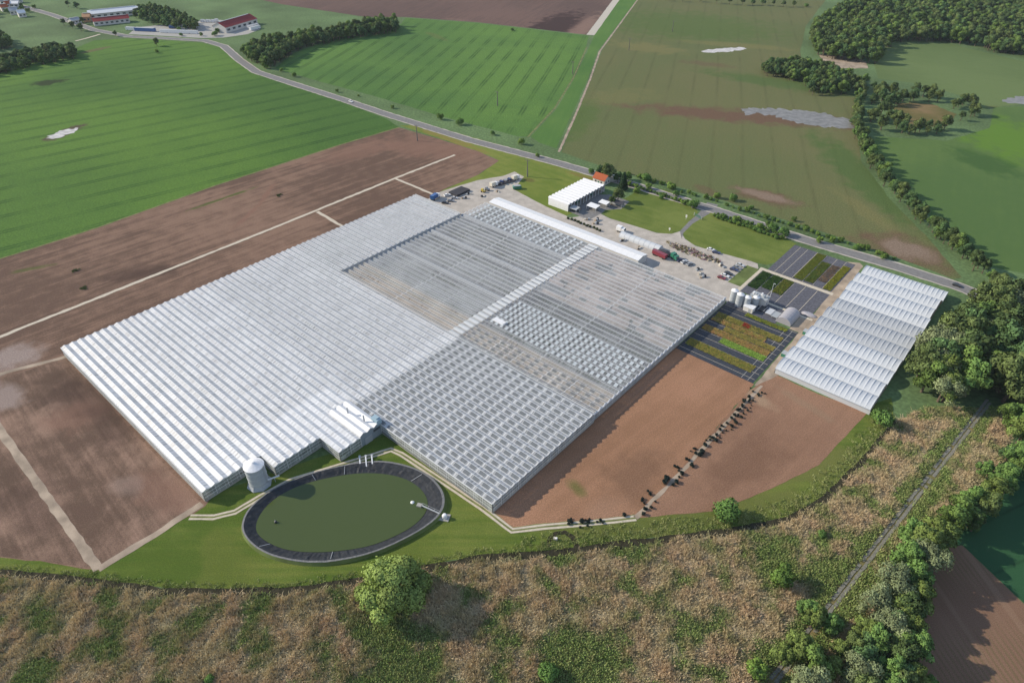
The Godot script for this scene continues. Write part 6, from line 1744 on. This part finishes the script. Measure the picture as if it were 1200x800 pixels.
# ================================================================ reeds and rough grass
func make_reeds() -> void:
	var reed := [tuft(21, 22, 1.6, 0.42, 0.065, 0.35), tuft(22, 22, 1.45, 0.5, 0.065, 0.5)]
	var grass := tuft(23, 14, 0.7, 0.4, 0.10, 0.35)
	var area := pts(AREA.reed)
	var mud := pts(AREA.ditch)
	var track := pts(LINE.slab_track)
	var lush := [[177.2, -2.4, 12.0, 12.0, 0.9], [96.5, 102.7, 21.4, 16.5, 0.5], [160.9, 0.5, 8.0, 10.6, 0.6], [124.7, 30.3, 9.8, 6.0, 0.4], [134.5, 70.1, 13.2, 13.2, 0.6], [189.8, -61.3, 7.0, 10.5, 0.4], [25.7, 168.7, 8.0, 8.0, 0.6], [108.1, 45.9, 5.0, 5.0, 0.7]]
	var sets := [[], []]
	var cols := [PackedColorArray(), PackedColorArray()]
	var gw := []
	var gc := PackedColorArray()
	for q in scatter(area, 0.74):
		if q.x > 216.0 or q.y > 178.0 + (20.0 - q.x) * 0.8 or q.x < -110.0: continue
		if q.distance_to(Geometry2D.get_closest_point_to_segment(q, track[0], track[-1])) < 1.75: continue
		var wet := Geometry2D.is_point_in_polygon(q, mud)
		if wet and rng.randf() < 0.8: continue
		var n := nz.get_noise_2d(q.x * 7.0, q.y * 7.0)
		var n2 := nf.get_noise_2d(q.x * 3.0 + 70.0, q.y * 3.0)
		var green := n * 1.3 + n2 * 0.5 - 0.26
		for l in lush:
			var e := Vector2(q.x - l[0], q.y - l[1])
			var r := sqrt(e.x * e.x / (l[2] * l[2]) + e.y * e.y / (l[3] * l[3])) + n2 * 0.5
			if r < 1.0: green += l[4] * (1.0 - r) * 3.0
		if absf(q.distance_to(Geometry2D.get_closest_point_to_segment(q, track[0], track[-1]))) < 5.5: green += 0.6
		if green > 0.14 + rng.randf_range(-0.28, 0.28):
			gw.append(put(q.x, 0.03, q.y, rng.randf_range(0.9, 1.5), rng.randf_range(0.6, 1.5)))
			gc.append(Color(0.17, 0.26, 0.07).lerp(Color(0.32, 0.36, 0.14), rng.randf()) * rng.randf_range(0.8, 1.2))
			continue
		var i := rng.randi() % 2
		var tan_ := Color(0.55, 0.47, 0.29).lerp(Color(0.58, 0.44, 0.29), clampf(n2 + 0.5, 0.0, 1.0))
		tan_ = tan_.lerp(Color(0.29, 0.31, 0.13), clampf(0.58 + green * 1.6 + rng.randf_range(-0.4, 0.4), 0.0, 0.9))
		sets[i].append(put(q.x, 0.03, q.y, rng.randf_range(0.9, 1.4), rng.randf_range(0.55, 1.1) * clampf(0.8 + nf.get_noise_2d(q.x * 9.0, q.y * 9.0) * 1.1, 0.3, 1.4)))
		cols[i].append(tan_ * rng.randf_range(0.88, 1.12))
	for i in 2: tag(mass("reeds", reed[i], sets[i], cols[i]), "dry tan reeds covering the marsh below the ditch", "reeds", "reed bed")
	tag(mass("marsh_grass", grass, gw, gc), "lush green grass patches among the reeds", "grass")
	# uncut edge of the lawn along the ditch
	gw = []
	gc = PackedColorArray()
	var lawn := pts(AREA.lawn_pond)
	for q in scatter(lawn, 1.0):
		var d := 99.0
		for i in mud.size():
			d = minf(d, q.distance_to(Geometry2D.get_closest_point_to_segment(q, mud[i], mud[(i + 1) % mud.size()])))
		var broad := 7.0 if q.x > 95.0 else 2.2
		if d < broad * rng.randf_range(0.2, 1.0) and not Geometry2D.is_point_in_polygon(q, mud):
			gw.append(put(q.x, 0.03, q.y, rng.randf_range(0.7, 1.2), rng.randf_range(0.35, 0.95)))
			gc.append(Color(0.19, 0.25, 0.07).lerp(Color(0.32, 0.33, 0.14), rng.randf()) * rng.randf_range(0.8, 1.2))
	tag(mass("rough_grass", grass, gw, gc), "uncut grass along the ditch and lawn edge", "grass")
